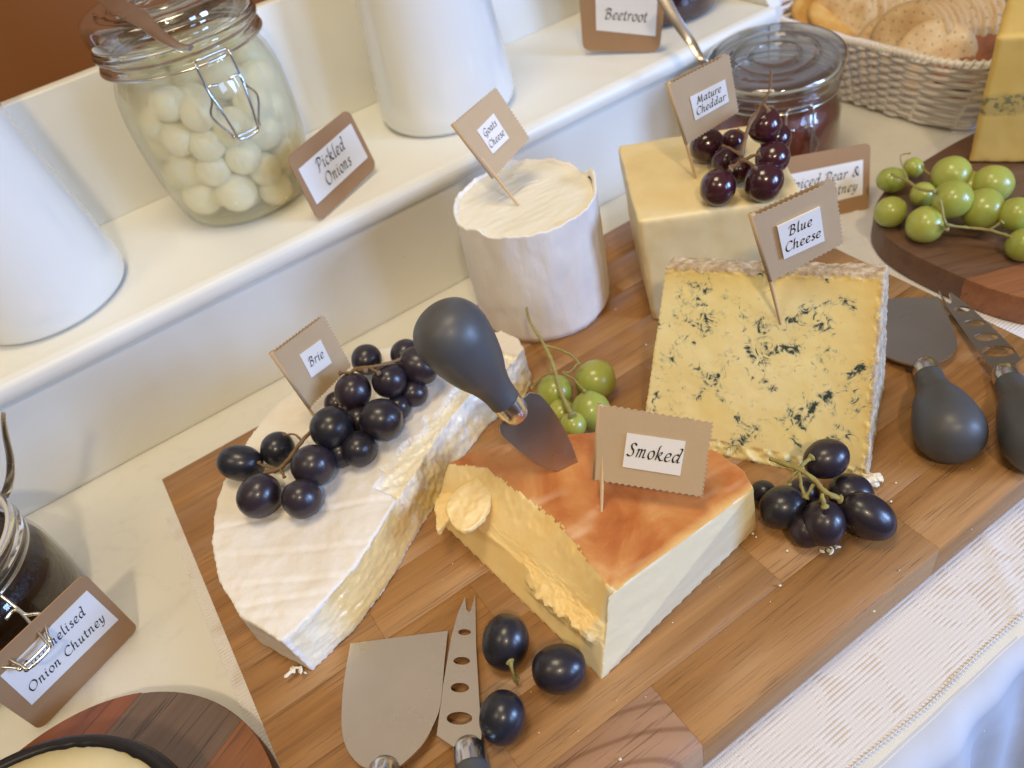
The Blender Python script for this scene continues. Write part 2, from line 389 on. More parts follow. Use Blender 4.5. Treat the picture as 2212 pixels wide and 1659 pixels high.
def m_blue():
    m_, nt, b = mat('blue_cheese_paste'); v = coords(nt)
    f = noise_tex(nt, v, 35, 4); base = mixc(nt, ramp(nt, f, [(0.3, (0,) * 3), (0.7, (1,) * 3)]), (0.80, 0.67, 0.28), (0.87, 0.78, 0.45))
    for nv, d0, wd in BLUE_EDGES:                      # the paste is yellower just under the rind
        dt = nd(nt, 'ShaderNodeVectorMath', operation='DOT_PRODUCT'); nt.links.new(v, dt.inputs[0]); dt.inputs[1].default_value = nv
        g = math_(nt, 'MULTIPLY', math_(nt, 'SUBTRACT', math_(nt, 'ADD', dt.outputs['Value'], math_(nt, 'MULTIPLY', f, wd * 0.9)), d0 - wd * 0.55), 1.0 / wd, True)
        base = mixc(nt, math_(nt, 'MULTIPLY', g, 0.62), base, (0.70, 0.46, 0.10))
    vein = noise_tex(nt, coords(nt, (1, 1, 1)), 150, 6, 0.66, 2.2)
    msk = noise_tex(nt, coords(nt, (1, 1, 1), loc=(5.1, 2.7, 1.4)), 68, 3, 0.5, 0.6)
    s = math_(nt, 'ADD', vein, math_(nt, 'MULTIPLY', msk, 1.15))
    halo = ramp(nt, s, [(1.16, (0,) * 3), (1.32, (1,) * 3)]) if False else math_(nt, 'MULTIPLY', math_(nt, 'SUBTRACT', s, 1.12), 6.0, True)
    core = math_(nt, 'MULTIPLY', math_(nt, 'SUBTRACT', s, 1.215), 10.0, True)
    c = mixc(nt, math_(nt, 'MULTIPLY', halo, 0.62), base, (0.30, 0.36, 0.27))
    c = mixc(nt, core, c, (0.030, 0.050, 0.046))
    nt.links.new(c, b.inputs['Base Color']); setp(b, Roughness=0.42); sss(b, 0.2, 0.004)
    h = math_(nt, 'SUBTRACT', math_(nt, 'MULTIPLY', noise_tex(nt, v, 130, 5), 0.4), math_(nt, 'MULTIPLY', core, 0.5)); bump(nt, b, h, 0.4, 0.0012)
    return m_

def m_layer():
    m_, nt, b = mat('layered_cheese'); v = coords(nt)
    sep = nd(nt, 'ShaderNodeSeparateXYZ'); nt.links.new(v, sep.inputs[0])
    n = noise_tex(nt, v, 60, 4); z = math_(nt, 'ADD', sep.outputs[2], math_(nt, 'MULTIPLY', math_(nt, 'SUBTRACT', n, 0.5), 0.012))
    d = math_(nt, 'ABSOLUTE', z, 0); band = math_(nt, 'MULTIPLY', math_(nt, 'SUBTRACT', 0.0085, d), 300, True)
    base = mixc(nt, noise_tex(nt, v, 20, 3), (0.66, 0.44, 0.10), (0.72, 0.52, 0.17))
    sp = math_(nt, 'MULTIPLY', math_(nt, 'SUBTRACT', noise_tex(nt, v, 190, 4), 0.50), 14, True)
    c = mixc(nt, math_(nt, 'MULTIPLY', band, math_(nt, 'ADD', 0.35, math_(nt, 'MULTIPLY', sp, 0.6))), base, (0.17, 0.17, 0.09))
    nt.links.new(c, b.inputs['Base Color']); setp(b, Roughness=0.5); sss(b, 0.15, 0.004); bump(nt, b, n, 0.15, 0.001); return m_
M['layered'] = m_layer()

def m_grape(name, deep, bloom, amount, rough=0.22, sw=0.0, coat=0.3, srad=(1, .6, .3)):
    m_, nt, b = mat(name); v = coords(nt, rnd=True)
    oi = nt.nodes.new('ShaderNodeObjectInfo')
    n = noise_tex(nt, v, 55, 6, 0.66); n2 = noise_tex(nt, v, 700, 4, 0.7)
    f = math_(nt, 'MULTIPLY', ramp(nt, math_(nt, 'ADD', n, math_(nt, 'MULTIPLY', math_(nt, 'SUBTRACT', n2, 0.5), 0.5)), [(0.36, (0.08,) * 3), (0.66, (1,) * 3)]), amount)
    d = mixc(nt, oi.outputs['Random'], deep[0], deep[1])
    nt.links.new(mixc(nt, f, d, bloom), b.inputs['Base Color'])
    nt.links.new(math_(nt, 'ADD', rough, math_(nt, 'MULTIPLY', f, 0.35)), b.inputs['Roughness'])
    if sw: sss(b, sw, 0.006, srad)
    sep = nd(nt, 'ShaderNodeSeparateXYZ'); nt.links.new(coords(nt), sep.inputs[0])        # brown stalk scar at one end
    scar = math_(nt, 'MULTIPLY', math_(nt, 'SUBTRACT', math_(nt, 'ADD', sep.outputs[2], math_(nt, 'MULTIPLY', n2, 0.02)), 0.955), 60, True)
    prev = b.inputs['Base Color'].links[0].from_socket; nt.links.new(mixc(nt, math_(nt, 'MULTIPLY', scar, 0.8), prev, (0.16, 0.085, 0.035)), b.inputs['Base Color'])
    b.inputs['Coat Weight'].default_value = coat; b.inputs['Coat Roughness'].default_value = 0.16
    bump(nt, b, n2, 0.05, 0.0003); return m_
M['g_black'] = m_grape('black_grape_skin', ((0.005, 0.005, 0.009), (0.022, 0.007, 0.010)), (0.042, 0.047, 0.072), 0.50, 0.24, 0.0, 0.18)
M['g_red'] = m_grape('red_grape_skin', ((0.028, 0.004, 0.008), (0.060, 0.009, 0.012)), (0.05, 0.035, 0.07), 0.20, 0.16, 0.15, 0.5)
M['g_green'] = m_grape('green_grape_skin', ((0.30, 0.34, 0.04), (0.40, 0.42, 0.065)), (0.42, 0.46, 0.20), 0.32, 0.25, 0.55, 0.3, (0.8, 1.0, 0.2))
M['onion'] = m_cheese('onion_skin', (0.88, 0.84, 0.62), (0.94, 0.92, 0.80), 0.3, 0.1, 60, 0.7, 40, vscale=(1, 1, 0.3))

def m_thin(name, tint, gl=1.0, rough=0.03):
    m_, nt, b = mat(name); nt.nodes.remove(b); out = nt.nodes['Material Output']
    tr = nd(nt, 'ShaderNodeBsdfTransparent'); tr.inputs[0].default_value = (*tint, 1)
    g = nd(nt, 'ShaderNodeBsdfGlossy'); g.inputs['Roughness'].default_value = rough
    fr = nd(nt, 'ShaderNodeFresnel'); ge = nt.nodes.new('ShaderNodeNewGeometry'); nt.links.new(math_(nt, 'SUBTRACT', 1.5, math_(nt, 'MULTIPLY', ge.outputs['Backfacing'], 1.5 - 1 / 1.5)), fr.inputs[0])
    v = coords(nt); bp = nd(nt, 'ShaderNodeBump', i_Strength=0.25, i_Distance=0.002); nt.links.new(noise_tex(nt, v, 30, 3), bp.inputs['Height'])
    nt.links.new(bp.outputs[0], fr.inputs['Normal']); nt.links.new(bp.outputs[0], g.inputs['Normal'])
    mx = nd(nt, 'ShaderNodeMixShader'); nt.links.new(math_(nt, 'MULTIPLY', fr.outputs[0], gl), mx.inputs[0]); nt.links.new(tr.outputs[0], mx.inputs[1]); nt.links.new(g.outputs[0], mx.inputs[2])
    nt.links.new(mx.outputs[0], out.inputs[0]); return m_
M['glass_thin'] = m_thin('jar_glass', (0.99, 0.99, 0.985))
M['brine'] = m_thin('brine', (0.99, 0.98, 0.93), 0.15)
def cloudy():
    nt = M['brine'].node_tree; out = nt.nodes['Material Output']; old = out.inputs[0].links[0].from_socket
    df = nd(nt, 'ShaderNodeBsdfTranslucent'); df.inputs[0].default_value = (0.93, 0.89, 0.66, 1); d2 = nd(nt, 'ShaderNodeBsdfDiffuse'); d2.inputs[0].default_value = (0.93, 0.89, 0.66, 1)
    ad = nd(nt, 'ShaderNodeMixShader', i_0=0.5); nt.links.new(df.outputs[0], ad.inputs[1]); nt.links.new(d2.outputs[0], ad.inputs[2])
    mx = nd(nt, 'ShaderNodeMixShader', i_0=0.36); nt.links.new(old, mx.inputs[1]); nt.links.new(ad.outputs[0], mx.inputs[2]); nt.links.new(mx.outputs[0], out.inputs[0])
cloudy()
M['lid_glass'] = m_thin('lid_glass', (0.88, 0.90, 0.895), 3.6)
def m_glass():
    m_, nt, b = mat('thick_glass'); setp(b, Base_Color=(0.95, 0.97, 0.96), Roughness=0.02, IOR=1.45); b.inputs['Transmission Weight'].default_value = 1.0
    return m_
M['glass'] = m_glass()
M['chutney'] = simple('chutney', (0.15, 0.036, 0.014), 0.3, 0.5, 60, 0.8, 130, coat=0.5, bdist=0.002)
M['chutney_dark'] = simple('onion_chutney', (0.016, 0.006, 0.004), 0.3, 0.5, 60, 0.8, 130, coat=0.3, bdist=0.002)
M['beet'] = simple('beetroot', (0.030, 0.004, 0.012), 0.2, 0.4, 40, 0.5, 90, coat=0.5, bdist=0.002)
M['wicker'] = simple('painted_wicker', (0.84, 0.79, 0.74), 0.45, 0.10, 150, 0.3, 500, coat=0.1)
def m_cracker(name, c1, c2, c3, dots=True, bs=250):
    m_, nt, b = mat(name); v = coords(nt, rnd=False)
    n = noise_tex(nt, coords(nt, rnd=True), 55, 5, 0.6); c = ramp(nt, n, [(0.3, c1), (0.55, c2), (0.75, c3)])
    h = noise_tex(nt, v, bs, 5, 0.65)
    sp2 = nd(nt, 'ShaderNodeVectorMath', operation='LENGTH'); nt.links.new(v, sp2.inputs[0])
    c = mixc(nt, math_(nt, 'MULTIPLY', math_(nt, 'SUBTRACT', math_(nt, 'ADD', sp2.outputs['Value'], math_(nt, 'MULTIPLY', n, 0.008)), 0.0325), 110, True), c, tuple(q * 0.55 for q in c1))
    if dots:
        sep = nd(nt, 'ShaderNodeSeparateXYZ'); nt.links.new(v, sep.inputs[0])
        def cell(o):
            t = math_(nt, 'FRACT', math_(nt, 'ADD', math_(nt, 'MULTIPLY', o, 125.0), 50.5)); return math_(nt, 'POWER', math_(nt, 'SUBTRACT', t, 0.5), 2.0)
        d = math_(nt, 'ADD', cell(sep.outputs[0]), cell(sep.outputs[1])); dot = math_(nt, 'MULTIPLY', math_(nt, 'SUBTRACT', 0.010, d), 150, True)
        c = mixc(nt, math_(nt, 'MULTIPLY', dot, 0.85), c, (0.13, 0.06, 0.02)); h = math_(nt, 'SUBTRACT', h, dot)
    nt.links.new(c, b.inputs['Base Color']); setp(b, Roughness=0.65); bump(nt, b, h, 0.6, 0.001); return m_
M['cracker'] = m_cracker('cracker', (0.58, 0.35, 0.15), (0.72, 0.51, 0.26), (0.84, 0.68, 0.42))
M['cheese_cracker'] = m_cracker('golden_cracker', (0.55, 0.25, 0.045), (0.68, 0.38, 0.09), (0.76, 0.50, 0.17), False)
M['seeded'] = m_cracker('seeded_cracker', (0.13, 0.035, 0.012), (0.32, 0.10, 0.03), (0.48, 0.20, 0.07), False, 420)

def m_cloth(name, base, lace):
    m_, nt, b = mat(name); v = coords(nt, rot=(0, 0, 0.0)); setp(b, Roughness=0.9); b.inputs['Sheen Weight'].default_value = 0.2
    sep = nd(nt, 'ShaderNodeSeparateXYZ'); nt.links.new(v, sep.inputs[0])
    wx = math_(nt, 'ABSOLUTE', math_(nt, 'SINE', math_(nt, 'MULTIPLY', sep.outputs[0], PI / (0.0014 if lace else 0.0007))))
    wy = math_(nt, 'ABSOLUTE', math_(nt, 'SINE', math_(nt, 'MULTIPLY', sep.outputs[1], PI / (0.0021 if lace else 0.0007))))
    if lace:
        motif = noise_tex(nt, v, 34, 2, 0.4, 1.6)
        tgl = ramp(nt, motif, [(0.44, (0,) * 3), (0.47, (1,) * 3), (0.58, (1,) * 3), (0.61, (0.25,) * 3)])
        rib = mixc(nt, tgl, math_(nt, 'MULTIPLY', wy, math_(nt, 'ADD', 0.55, math_(nt, 'MULTIPLY', wx, 0.45))), math_(nt, 'ADD', 0.35, math_(nt, 'MULTIPLY', math_(nt, 'MULTIPLY', wx, wy), 0.4)))
        open_ = ramp(nt, motif, [(0.36, (1,) * 3), (0.42, (0,) * 3), (0.64, (0,) * 3), (0.69, (0.8,) * 3)])
        lo = mixc(nt, open_, (0.62, 0.60, 0.60), (0.56, 0.49, 0.43))
        c = mixc(nt, rib, lo, (0.76, 0.745, 0.75)); h = rib
    else:
        wv = math_(nt, 'MULTIPLY', wx, wy); c = mixc(nt, wv, tuple(x * 0.9 for x in base), base)
        mot = noise_tex(nt, v, 48, 3, 0.6, 1.4); c = mixc(nt, ramp(nt, mot, [(0.56, (0,) * 3), (0.68, (0.12,) * 3)]), c, (0.42, 0.38, 0.33)); h = wv
    nt.links.new(c, b.inputs['Base Color']); bump(nt, b, h, 0.5 if lace else 0.2, 0.0006); return m_
M['lace'] = m_cloth('lace_cloth', (0.8, 0.8, 0.8), True)
M['sheer_blue_lit'] = simple('sheer_cloth_blue_lit', (0.50, 0.53, 0.60), 0.7, 0.10, 60, 0.0)  # blue window light painted into the colour of the hanging cloth
M['linen'] = m_cloth('white_linen', (0.76, 0.745, 0.68), False)

# ---------------------------------------------------------------- the setting
box('table', (-0.9, 1.5, 0.068, 0.95, -0.075, T - 0.004), M['table'])['kind'] = 'structure'
box('wall', (-2.0, 3.0, 1.05, 1.12, -0.8, 0.55), M['wall'])['kind'] = 'structure'
box('wall', (-2.0, 3.0, 1.06, 1.12, 0.552, 2.4), simple('cream_wall', (0.62, 0.56, 0.48), 0.8, 0.03, 4))['kind'] = 'structure'
box('floor', (-3, 3, -3, 1.05, -0.80, -0.76), simple('floor_wood', (0.16, 0.09, 0.045), 0.5, 0.3, 6))['kind'] = 'structure'

# ---------------------------------------------------------------- calligraphic lettering, written with a broad nib
G = {
 'a': (.92, [[(.62,.85),(.4,1),(.15,.8),(.05,.4),(.18,.05),(.4,.12),(.6,.55)], [(.68,1),(.6,.3),(.65,.05),(.8,.08),(.9,.2)]]),
 'c': (.70, [[(.6,.82),(.45,1),(.2,.85),(.06,.45),(.15,.08),(.38,0),(.62,.2)]]),
 'd': (.95, [[(.6,.85),(.4,1),(.15,.8),(.05,.4),(.18,.05),(.4,.12),(.6,.55)], [(.62,1.72),(.82,1.62),(.74,1.1),(.62,.3),(.68,.03),(.88,.15)]]),
 'e': (.72, [[(.08,.42),(.45,.55),(.60,.82),(.45,1),(.2,.88),(.06,.45),(.12,.1),(.35,0),(.64,.22)]]),
 'h': (.90, [[(.34,1.7),(.2,1.6),(.12,.7),(.06,0)], [(.1,.5),(.3,.9),(.5,1),(.6,.85),(.55,.4),(.55,.08),(.7,.02),(.82,.15)]]),
 'i': (.44, [[(.02,.8),(.15,1),(.2,.9),(.12,.3),(.18,.03),(.35,.15)], [(.24,1.40),(.31,1.34)]]),
 'k': (.86, [[(.34,1.7),(.2,1.6),(.12,.7),(.06,0)], [(.1,.45),(.45,.95),(.6,.9),(.5,.65),(.2,.5)], [(.25,.5),(.5,.1),(.7,0),(.85,.15)]]),
 'l': (.42, [[(.36,1.7),(.22,1.6),(.12,.7),(.12,.05),(.25,0),(.38,.15)]]),
 'm': (1.14, [[(.02,.85),(.14,1),(.16,.8),(.06,0)], [(.1,.5),(.28,.92),(.42,1),(.48,.85),(.4,0)], [(.44,.5),(.62,.92),(.78,1),(.85,.85),(.78,.2),(.86,.02),(1.02,.15)]]),
 'n': (.84, [[(.02,.85),(.14,1),(.16,.8),(.06,0)], [(.1,.5),(.3,.92),(.48,1),(.56,.85),(.5,.2),(.58,.02),(.74,.15)]]),
 'o': (.76, [[(.38,1),(.14,.82),(.05,.4),(.2,.03),(.38,.0),(.6,.25),(.66,.65),(.55,.95),(.38,1)]]),
 'p': (.82, [[(.02,.85),(.15,1),(.17,.8),(.02,-.6)], [(.12,.5),(.35,.95),(.55,.95),(.65,.6),(.5,.15),(.25,0),(.08,.15)]]),
 'r': (.60, [[(.02,.85),(.14,1),(.16,.8),(.06,0)], [(.1,.5),(.3,.92),(.48,1),(.56,.86)]]),
 's': (.58, [[(.5,.88),(.35,1),(.18,.85),(.25,.6),(.42,.4),(.4,.1),(.2,0),(.03,.15)]]),
 't': (.50, [[(.25,1.38),(.14,.5),(.16,.08),(.3,0),(.45,.15)], [(.0,1),(.42,1.02)]]),
 'u': (.84, [[(.02,.85),(.14,1),(.15,.7),(.08,.25),(.2,0),(.4,.2),(.56,.6)], [(.62,1),(.52,.3),(.58,.03),(.76,.15)]]),
 'y': (.78, [[(.02,.85),(.14,1),(.15,.6),(.14,.15),(.3,.0),(.5,.3)], [(.62,1),(.5,.2),(.3,-.35),(.08,-.55),(-.08,-.45)]]),
 'B': (1.05, [[(.36,1.5),(.24,.7),(.12,0)], [(-.05,1.15),(.1,1.5),(.5,1.6),(.8,1.4),(.7,1.0),(.3,.85)], [(.3,.85),(.7,.8),(.85,.5),(.7,.1),(.35,0),(-.02,.05)]]),
 'P': (.98, [[(.36,1.5),(.24,.7),(.1,0),(-.08,-.02)], [(-.05,1.15),(.1,1.5),(.5,1.6),(.88,1.4),(.82,1.0),(.55,.70),(.25,.72)]]),
 'O': (1.30, [[(.7,1.6),(.3,1.4),(.08,.8),(.25,.1),(.6,0),(1.0,.35),(1.15,1.0),(.95,1.5),(.7,1.6)]]),
 'G': (1.18, [[(1.05,1.3),(.8,1.6),(.4,1.45),(.1,.9),(.12,.3),(.45,0),(.8,.12),(.92,.6)], [(.6,.66),(1.08,.70)], [(.92,.6),(.85,-.2),(.6,-.45),(.4,-.35)]]),
 'C': (1.04, [[(1.0,1.3),(.8,1.6),(.4,1.45),(.1,.9),(.12,.3),(.45,0),(.8,.1),(1.0,.3)]]),
 'M': (1.42, [[(-.05,.12),(.08,0),(.2,.5),(.38,1.55)], [(.38,1.55),(.62,.2)], [(.62,.2),(1.15,1.55)], [(1.15,1.55),(1.1,.1),(1.25,.0),(1.35,.12)]]),
 'S': (.94, [[(.88,1.35),(.65,1.6),(.35,1.45),(.4,1.05),(.68,.7),(.65,.2),(.35,0),(.05,.2)]]),
 '&': (1.20, [[(1.05,.9),(.7,.2),(.3,0),(.05,.3),(.3,.75),(.7,1.15),(.65,1.5),(.4,1.5),(.35,1.15),(.6,.5),(1.05,.0)]]),
 ' ': (.55, []),
}
def text_strokes(s):
    out, x = [], 0.0
    for ch in s:
        adv, st = G[ch]
        for l in st: out.append([(x + px + 0.12 * py, py) for px, py in l])
        x += adv + 0.12
    return out, x - 0.12
def lettering(lines, quad, n, parent, size=None, fill=0.86, lift=0.00022, xh=None, rows=None, name='lettering'):
    """lines written on a label with corners quad (top left, top right, bottom right, bottom left)"""
    TL, TR, BR, BL = [Vector(q) for q in quad]; W = ((TR - TL).length + (BR - BL).length) / 2; Hh = ((BL - TL).length + (BR - TR).length) / 2
    data = [text_strokes(l) for l in lines]
    wmax = max(w_ for _, w_ in data)
    x_ = xh or min(fill * W / wmax, Hh * (0.80 / (len(lines) * 2.1) if len(lines) > 1 else 0.2))
    rows = rows or [(i + 0.5) / len(lines) * 0.86 + 0.07 for i in range(len(lines))]
    mb = MB()
    def P(s, t): return (TL * (1 - s) + TR * s) * (1 - t) + (BL * (1 - s) + BR * s) * t + n * lift
    for (st, w_), ry in zip(data, rows):
        for l in st:
            path = smooth_path([(px, py, 0) for px, py in l], 5)
            for nib in ((0.085, 0.075), (-0.022, 0.024)):
                for a, b in zip(path, path[1:]):
                    q = []
                    for p, sg in ((a, 1), (b, 1), (b, -1), (a, -1)):
                        X = (p.x + sg * nib[0] - w_ / 2) * x_; Y = (p.y + sg * nib[1] - 0.6) * x_
                        q.append(P(0.5 + X / W, ry - Y / Hh))
                    if (q[1] - q[0]).cross(q[3] - q[0]).dot(n) < 0: q.reverse()
                    mb.add(q, [(0, 1, 2, 3)])
    return mb.build(name, M['ink'], parent, smooth=False)

def bil(q, s, t): return (Vector(q[0]) * (1 - s) + Vector(q[1]) * s) * (1 - t) + (Vector(q[3]) * (1 - s) + Vector(q[2]) * s) * t
def facing(quad):
    n = (Vector(quad[1]) - Vector(quad[0])).cross(Vector(quad[3]) - Vector(quad[0])).normalized()
    return n if n.dot(EYE - Vector(quad[0])) > 0 else -n
def pinked_outline(pitch=16, amp=0.022, left=False):
    pts = []
    def zig(a, b, k):
        for i in range(k):
            for t, off in ((i / k, 0), ((i + .5) / k, 1)):
                x = a[0] + (b[0] - a[0]) * t; y = a[1] + (b[1] - a[1]) * t
                nx, ny = (b[1] - a[1]), -(b[0] - a[0]); l = math.hypot(nx, ny)
                o = off * amp; pts.append((x - nx / l * o, y - ny / l * o))
    zig((0, 0), (1, 0), pitch); zig((1, 0), (1, 1), pitch); zig((1, 1), (0, 1), pitch); pts.append((0, 1))
    return pts
def sheet(name, quad, n, th, mat_, parent, outline=None, curl=0.0, off=0.0):
    ol = outline or [(0, 0), (1, 0), (1, 1), (0, 1)]
    vs, fs = plate(ol, [], 1.0); out = []
    for v in vs:
        p = bil(quad, v[0], v[1]) + n * (off + (v[2] - 1) * th + curl * (v[0] ** 2))
        out.append(p)
    return mesh(name, out, fs, mat_, parent, smooth=False)
def V(*a): return Vector(a)

# lettering is written in the label's own space, so give the label and the flag the same frame
def lettering_on(l, *a, **k):
    w_ = lettering(*a, **k); w_.parent = l; w_.location = (0, 0, 0); return w_

def card(label, quad, lab, lines, group='kraft name cards', rr=0.09, rows=None, xh=None, th=0.0007):
    n = facing(quad); c = (Vector(quad[2]) + Vector(quad[3])) / 2
    t = empty('name_card', c, label, 'card', group)
    W = (Vector(quad[1]) - Vector(quad[0])).length; Hh = (Vector(quad[3]) - Vector(quad[0])).length
    rx, ry = rr, rr * W / Hh; ol = []
    for cx, cy, a0 in ((1 - rx, ry, -90), (1 - rx, 1 - ry, 0), (rx, 1 - ry, 90), (rx, ry, 180)):
        for k in range(7):
            a = R(a0 + 15 * k); ol.append((cx + rx * math.cos(a), cy + ry * math.sin(a)))
    sheet('card_face', quad, n, th, M['kraft'], t, ol)
    l = sheet('printed_label', lab, n, 0.00025, M['print'], t, off=0.0004)
    lettering_on(l, lines, lab, n, None, lift=0.0006, rows=rows, xh=xh)
    return t
def flag(label, quad, lab, lines, base, lt=0.0003, group='paper flags on cocktail sticks', rows=None, xh=None):
    n = facing(quad); t = empty('cheese_flag', base, label, 'flag', group)
    A, D, B0 = Vector(quad[0]), Vector(quad[3]), Vector(base)
    mb = MB(); up = (A - B0).normalized()
    X_ = bil(quad, 0.03, 0.02) - n * 0.0006; up = (X_ - B0).normalized()
    mb.tube([B0 - up * 0.006, B0 + up * 0.003, B0 * 0.5 + X_ * 0.5, X_], [0.0003, 0.0008, 0.0011, 0.0011], 10, sm=4)
    mb.build('stick', M['pick'], t)
    sheet('paper', quad, n, 0.00028, M['kraft_pale'], t, pinked_outline(random.choice((15, 16, 17))), off=0.0012)
    q2 = [Vector(c) - n * 0.0018 for c in quad]
    for i in (1, 2): q2[i] = q2[i] - n * 0.0008 + (q2[3] - q2[0]) * 0.015
    sheet('paper', q2, n, 0.00028, M['kraft_pale'], t, pinked_outline(16))
    fb = MB(); fb.add(*tube_data([A - n * 0.00035, D - n * 0.00035], 0.00155, 12)); fb.build('paper_fold', M['kraft_pale'], t)
    l = sheet('printed_label', lab, n, lt, M['print'], t, off=0.0014 + lt)
    lettering_on(l, lines, lab, n, None, lift=0.0016 + lt, rows=rows, xh=xh)
    return t

# ---------------------------------------------------------------- the white stepped shelf
sh = empty('display_shelf', (0.24, 0.505, T), 'white painted display shelf standing on the table behind the chopping board', 'shelf')
box('riser', (-0.75, 0.5405, 0.505, 0.517, T, 0.0605), M['paint'], sh)
box('shelf_top', (-0.75, 0.5405, 0.500, 0.655, 0.0612, S), M['paint'], sh)
nz_b = MB(); ring = []
for x in (-0.75, 0.5405):
    pass
prof = [(0.506, 0.0605), (0.4995, 0.0607), (0.4975, 0.0625), (0.4968, 0.066), (0.4972, 0.070), (0.4985, 0.0732), (0.501, 0.0749), (0.506, 0.0751)]
vs = [(x, y, z) for x in (-0.75, 0.5415) for y, z in prof]; k = len(prof)
fs = [(i, i + 1, k + i + 1, k + i) for i in range(k - 1)] + [tuple(range(k - 1, -1, -1)), tuple(range(k, 2 * k))]
mesh('nosing', vs, fs, M['paint'], sh, sharp=60)
box('back_panel', (-0.75, 0.5405, 0.6555, 0.668, T, 0.178), M['paint'], sh, 0.0012)
vs = []
for x in (0.5418, 0.5538):
    vs += [(x, 0.5035, T), (x, 0.668, T), (x, 0.668, 0.178), (x, 0.60, 0.178), (x, 0.5035, 0.073)]
mesh('side_panel', vs, [(4, 3, 2, 1, 0), (5, 6, 7, 8, 9)] + [(i, (i + 1) % 5, 5 + (i + 1) % 5, 5 + i) for i in range(5)], M['paint'], sh, smooth=False)

# ---------------------------------------------------------------- cloths
def cloth_grid(name, xs, ys, fz, mat_, th=0.0009):
    nx, ny = len(xs), len(ys); vs = []
    for y in ys:
        for x in xs: vs.append(fz(x, y))
    fs = [(j * nx + i, j * nx + i + 1, (j + 1) * nx + i + 1, (j + 1) * nx + i) for j in range(ny - 1) for i in range(nx - 1)]
    return mesh(name, vs, fs, mat_)
def lin(a, b, n): return [a + (b - a) * i / n for i in range(n + 1)]
def wave(x, y):
    p = (x, y, 0.0); r = 0.0004 * fbm(p, 14, 2.0)
    # pressed fold lines left of the board
    for (x0, y0, ang, wd, am) in ((-0.14, 0.455, -0.25, 0.0016, 0.0008), (0.45, 0.36, 1.1, 0.002, 0.0010), (0.50, 0.38, 0.9, 0.002, 0.0010), (-0.11, 0.40, 0.35, 0.0016, 0.0007)):
        d = (x - x0) * -math.sin(ang) + (y - y0) * math.cos(ang); r += am * math.exp(-(d / wd) ** 2)
    return r
def tc_point(x, y):
    if y > 0.062: return V(x, y, T + wave(x, y) * (1 if y < 0.49 else 0.3) + 0.0)
    d = 0.062 - y; rr = 0.012; a = min(d / rr, PI / 2 * 0.93)
    yy = 0.062 - rr * math.sin(a); zz = T - rr * (1 - math.cos(a)) - max(0, d - rr * PI / 2 * 0.93)
    g = min(1, max(0, d / 0.05))
    yy += g * (-0.006 + 0.007 * math.sin(x * 70 + 3 * nz((x, y, 0), 6)) + 0.0028 * math.sin(x * 190 + y * 25 + 2 * nz((x, y, 0), 12))) - 0.12 * max(0, d - 0.02)
    return V(x, yy, zz)
tcl = cloth_grid('tablecloth', lin(-0.5, 1.0, 360), lin(0.0600, 0.5046, 172), tc_point, M['linen'])
skirt = cloth_grid('hanging_skirt', lin(-0.5, 1.0, 420), [0.0612 - 0.0018 * i for i in range(125, -1, -1)], tc_point, M['sheer_blue_lit'])
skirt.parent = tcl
tag(tcl, 'white linen tablecloth under everything, falling in soft folds over the table edge', 'tablecloth')
def lace_point(x, y):
    ed = 0.0655 + 0.0005 * math.sin(x * 60) + 0.0010 * nz((x, 0, 0), 25)
    yy = ed + (y - 0.0655) * (0.105 - ed) / (0.105 - 0.0655) if y < 0.105 else y
    return V(x, yy, T + 0.0016 + wave(x, yy))
lc = cloth_grid('lace_runner', lin(-0.08, 0.95, 260), lin(0.0655, 0.36, 150), lace_point, M['lace'])
tag(lc, 'white ribbed lace runner with a woven hem under the front of the chopping board', 'lace runner')
hem = MB()
for k in range(420):
    x = 0.02 + k * 0.0022; p = lace_point(x, 0.0655)
    hem.tube([p + V(-0.0009, 0.0010, 0.0001), p + V(0, -0.0002, 0.0005), p + V(0.0009, -0.0010, 0.0000)], 0.00034, 5, sm=0)
pth = [lace_point(-0.02 + i * 0.004, 0.0655) for i in range(230)]
hem.add(*tube_data(pth, 0.0003, 6))
h_ = hem.build('hem', M['lace'], None); h_.parent = lc
# ladder-stitch band of the cloth beside the board's left edge
lb = cloth_grid('lace_band', [-0.0795 + 0.0005 * i for i in range(20)], lin(0.10, 0.43, 660), lambda x, y: V(x - 0.016 * max(0, (0.25 - y) / 0.15) * 0 , y, T + 0.0022 + wave(x, y) + 0.0004 * math.sin(y * 2 * PI / 0.0022)), M['lace'])
lb.parent = tcl

# ---------------------------------------------------------------- chopping board, plank by plank
cb = empty('chopping_board', (0.16, 0.27, T), 'large oak chopping board of glued planks with all the main cheeses on it', 'chopping board')
rows = [BF + (BB - BF) * i / 10 for i in range(11)]
cuts = {0: [-0.052, 0.088, 0.2385], 1: [0.02, 0.17, 0.31], 2: [-0.02, 0.13, 0.27], 3: [0.05, 0.20, 0.34], 4: [0.0, 0.126, 0.25], 5: [-0.03, 0.09, 0.22, 0.35],
        6: [0.04, 0.19, 0.30], 7: [-0.01, 0.16, 0.28], 8: [0.03, 0.15, 0.26], 9: [-0.025, 0.11, 0.24, 0.33]}
pid = 0
for i in range(10):
    xs = [BL_] + cuts[i] + [BR_]
    for a, b in zip(xs, xs[1:]):
        ring_ = (i == 0 and abs(b - 0.088) < 1e-6)
        o = box('plank', (a + 0.00002, b - 0.00002, rows[i] + 0.00002, rows[i + 1] - 0.00002, T + 0.0035, random.uniform(-0.00003, 0.0)), M['oak_rings'] if ring_ else M['oak'], cb, 0.00014, 1)
        recenter(o); pid += 1

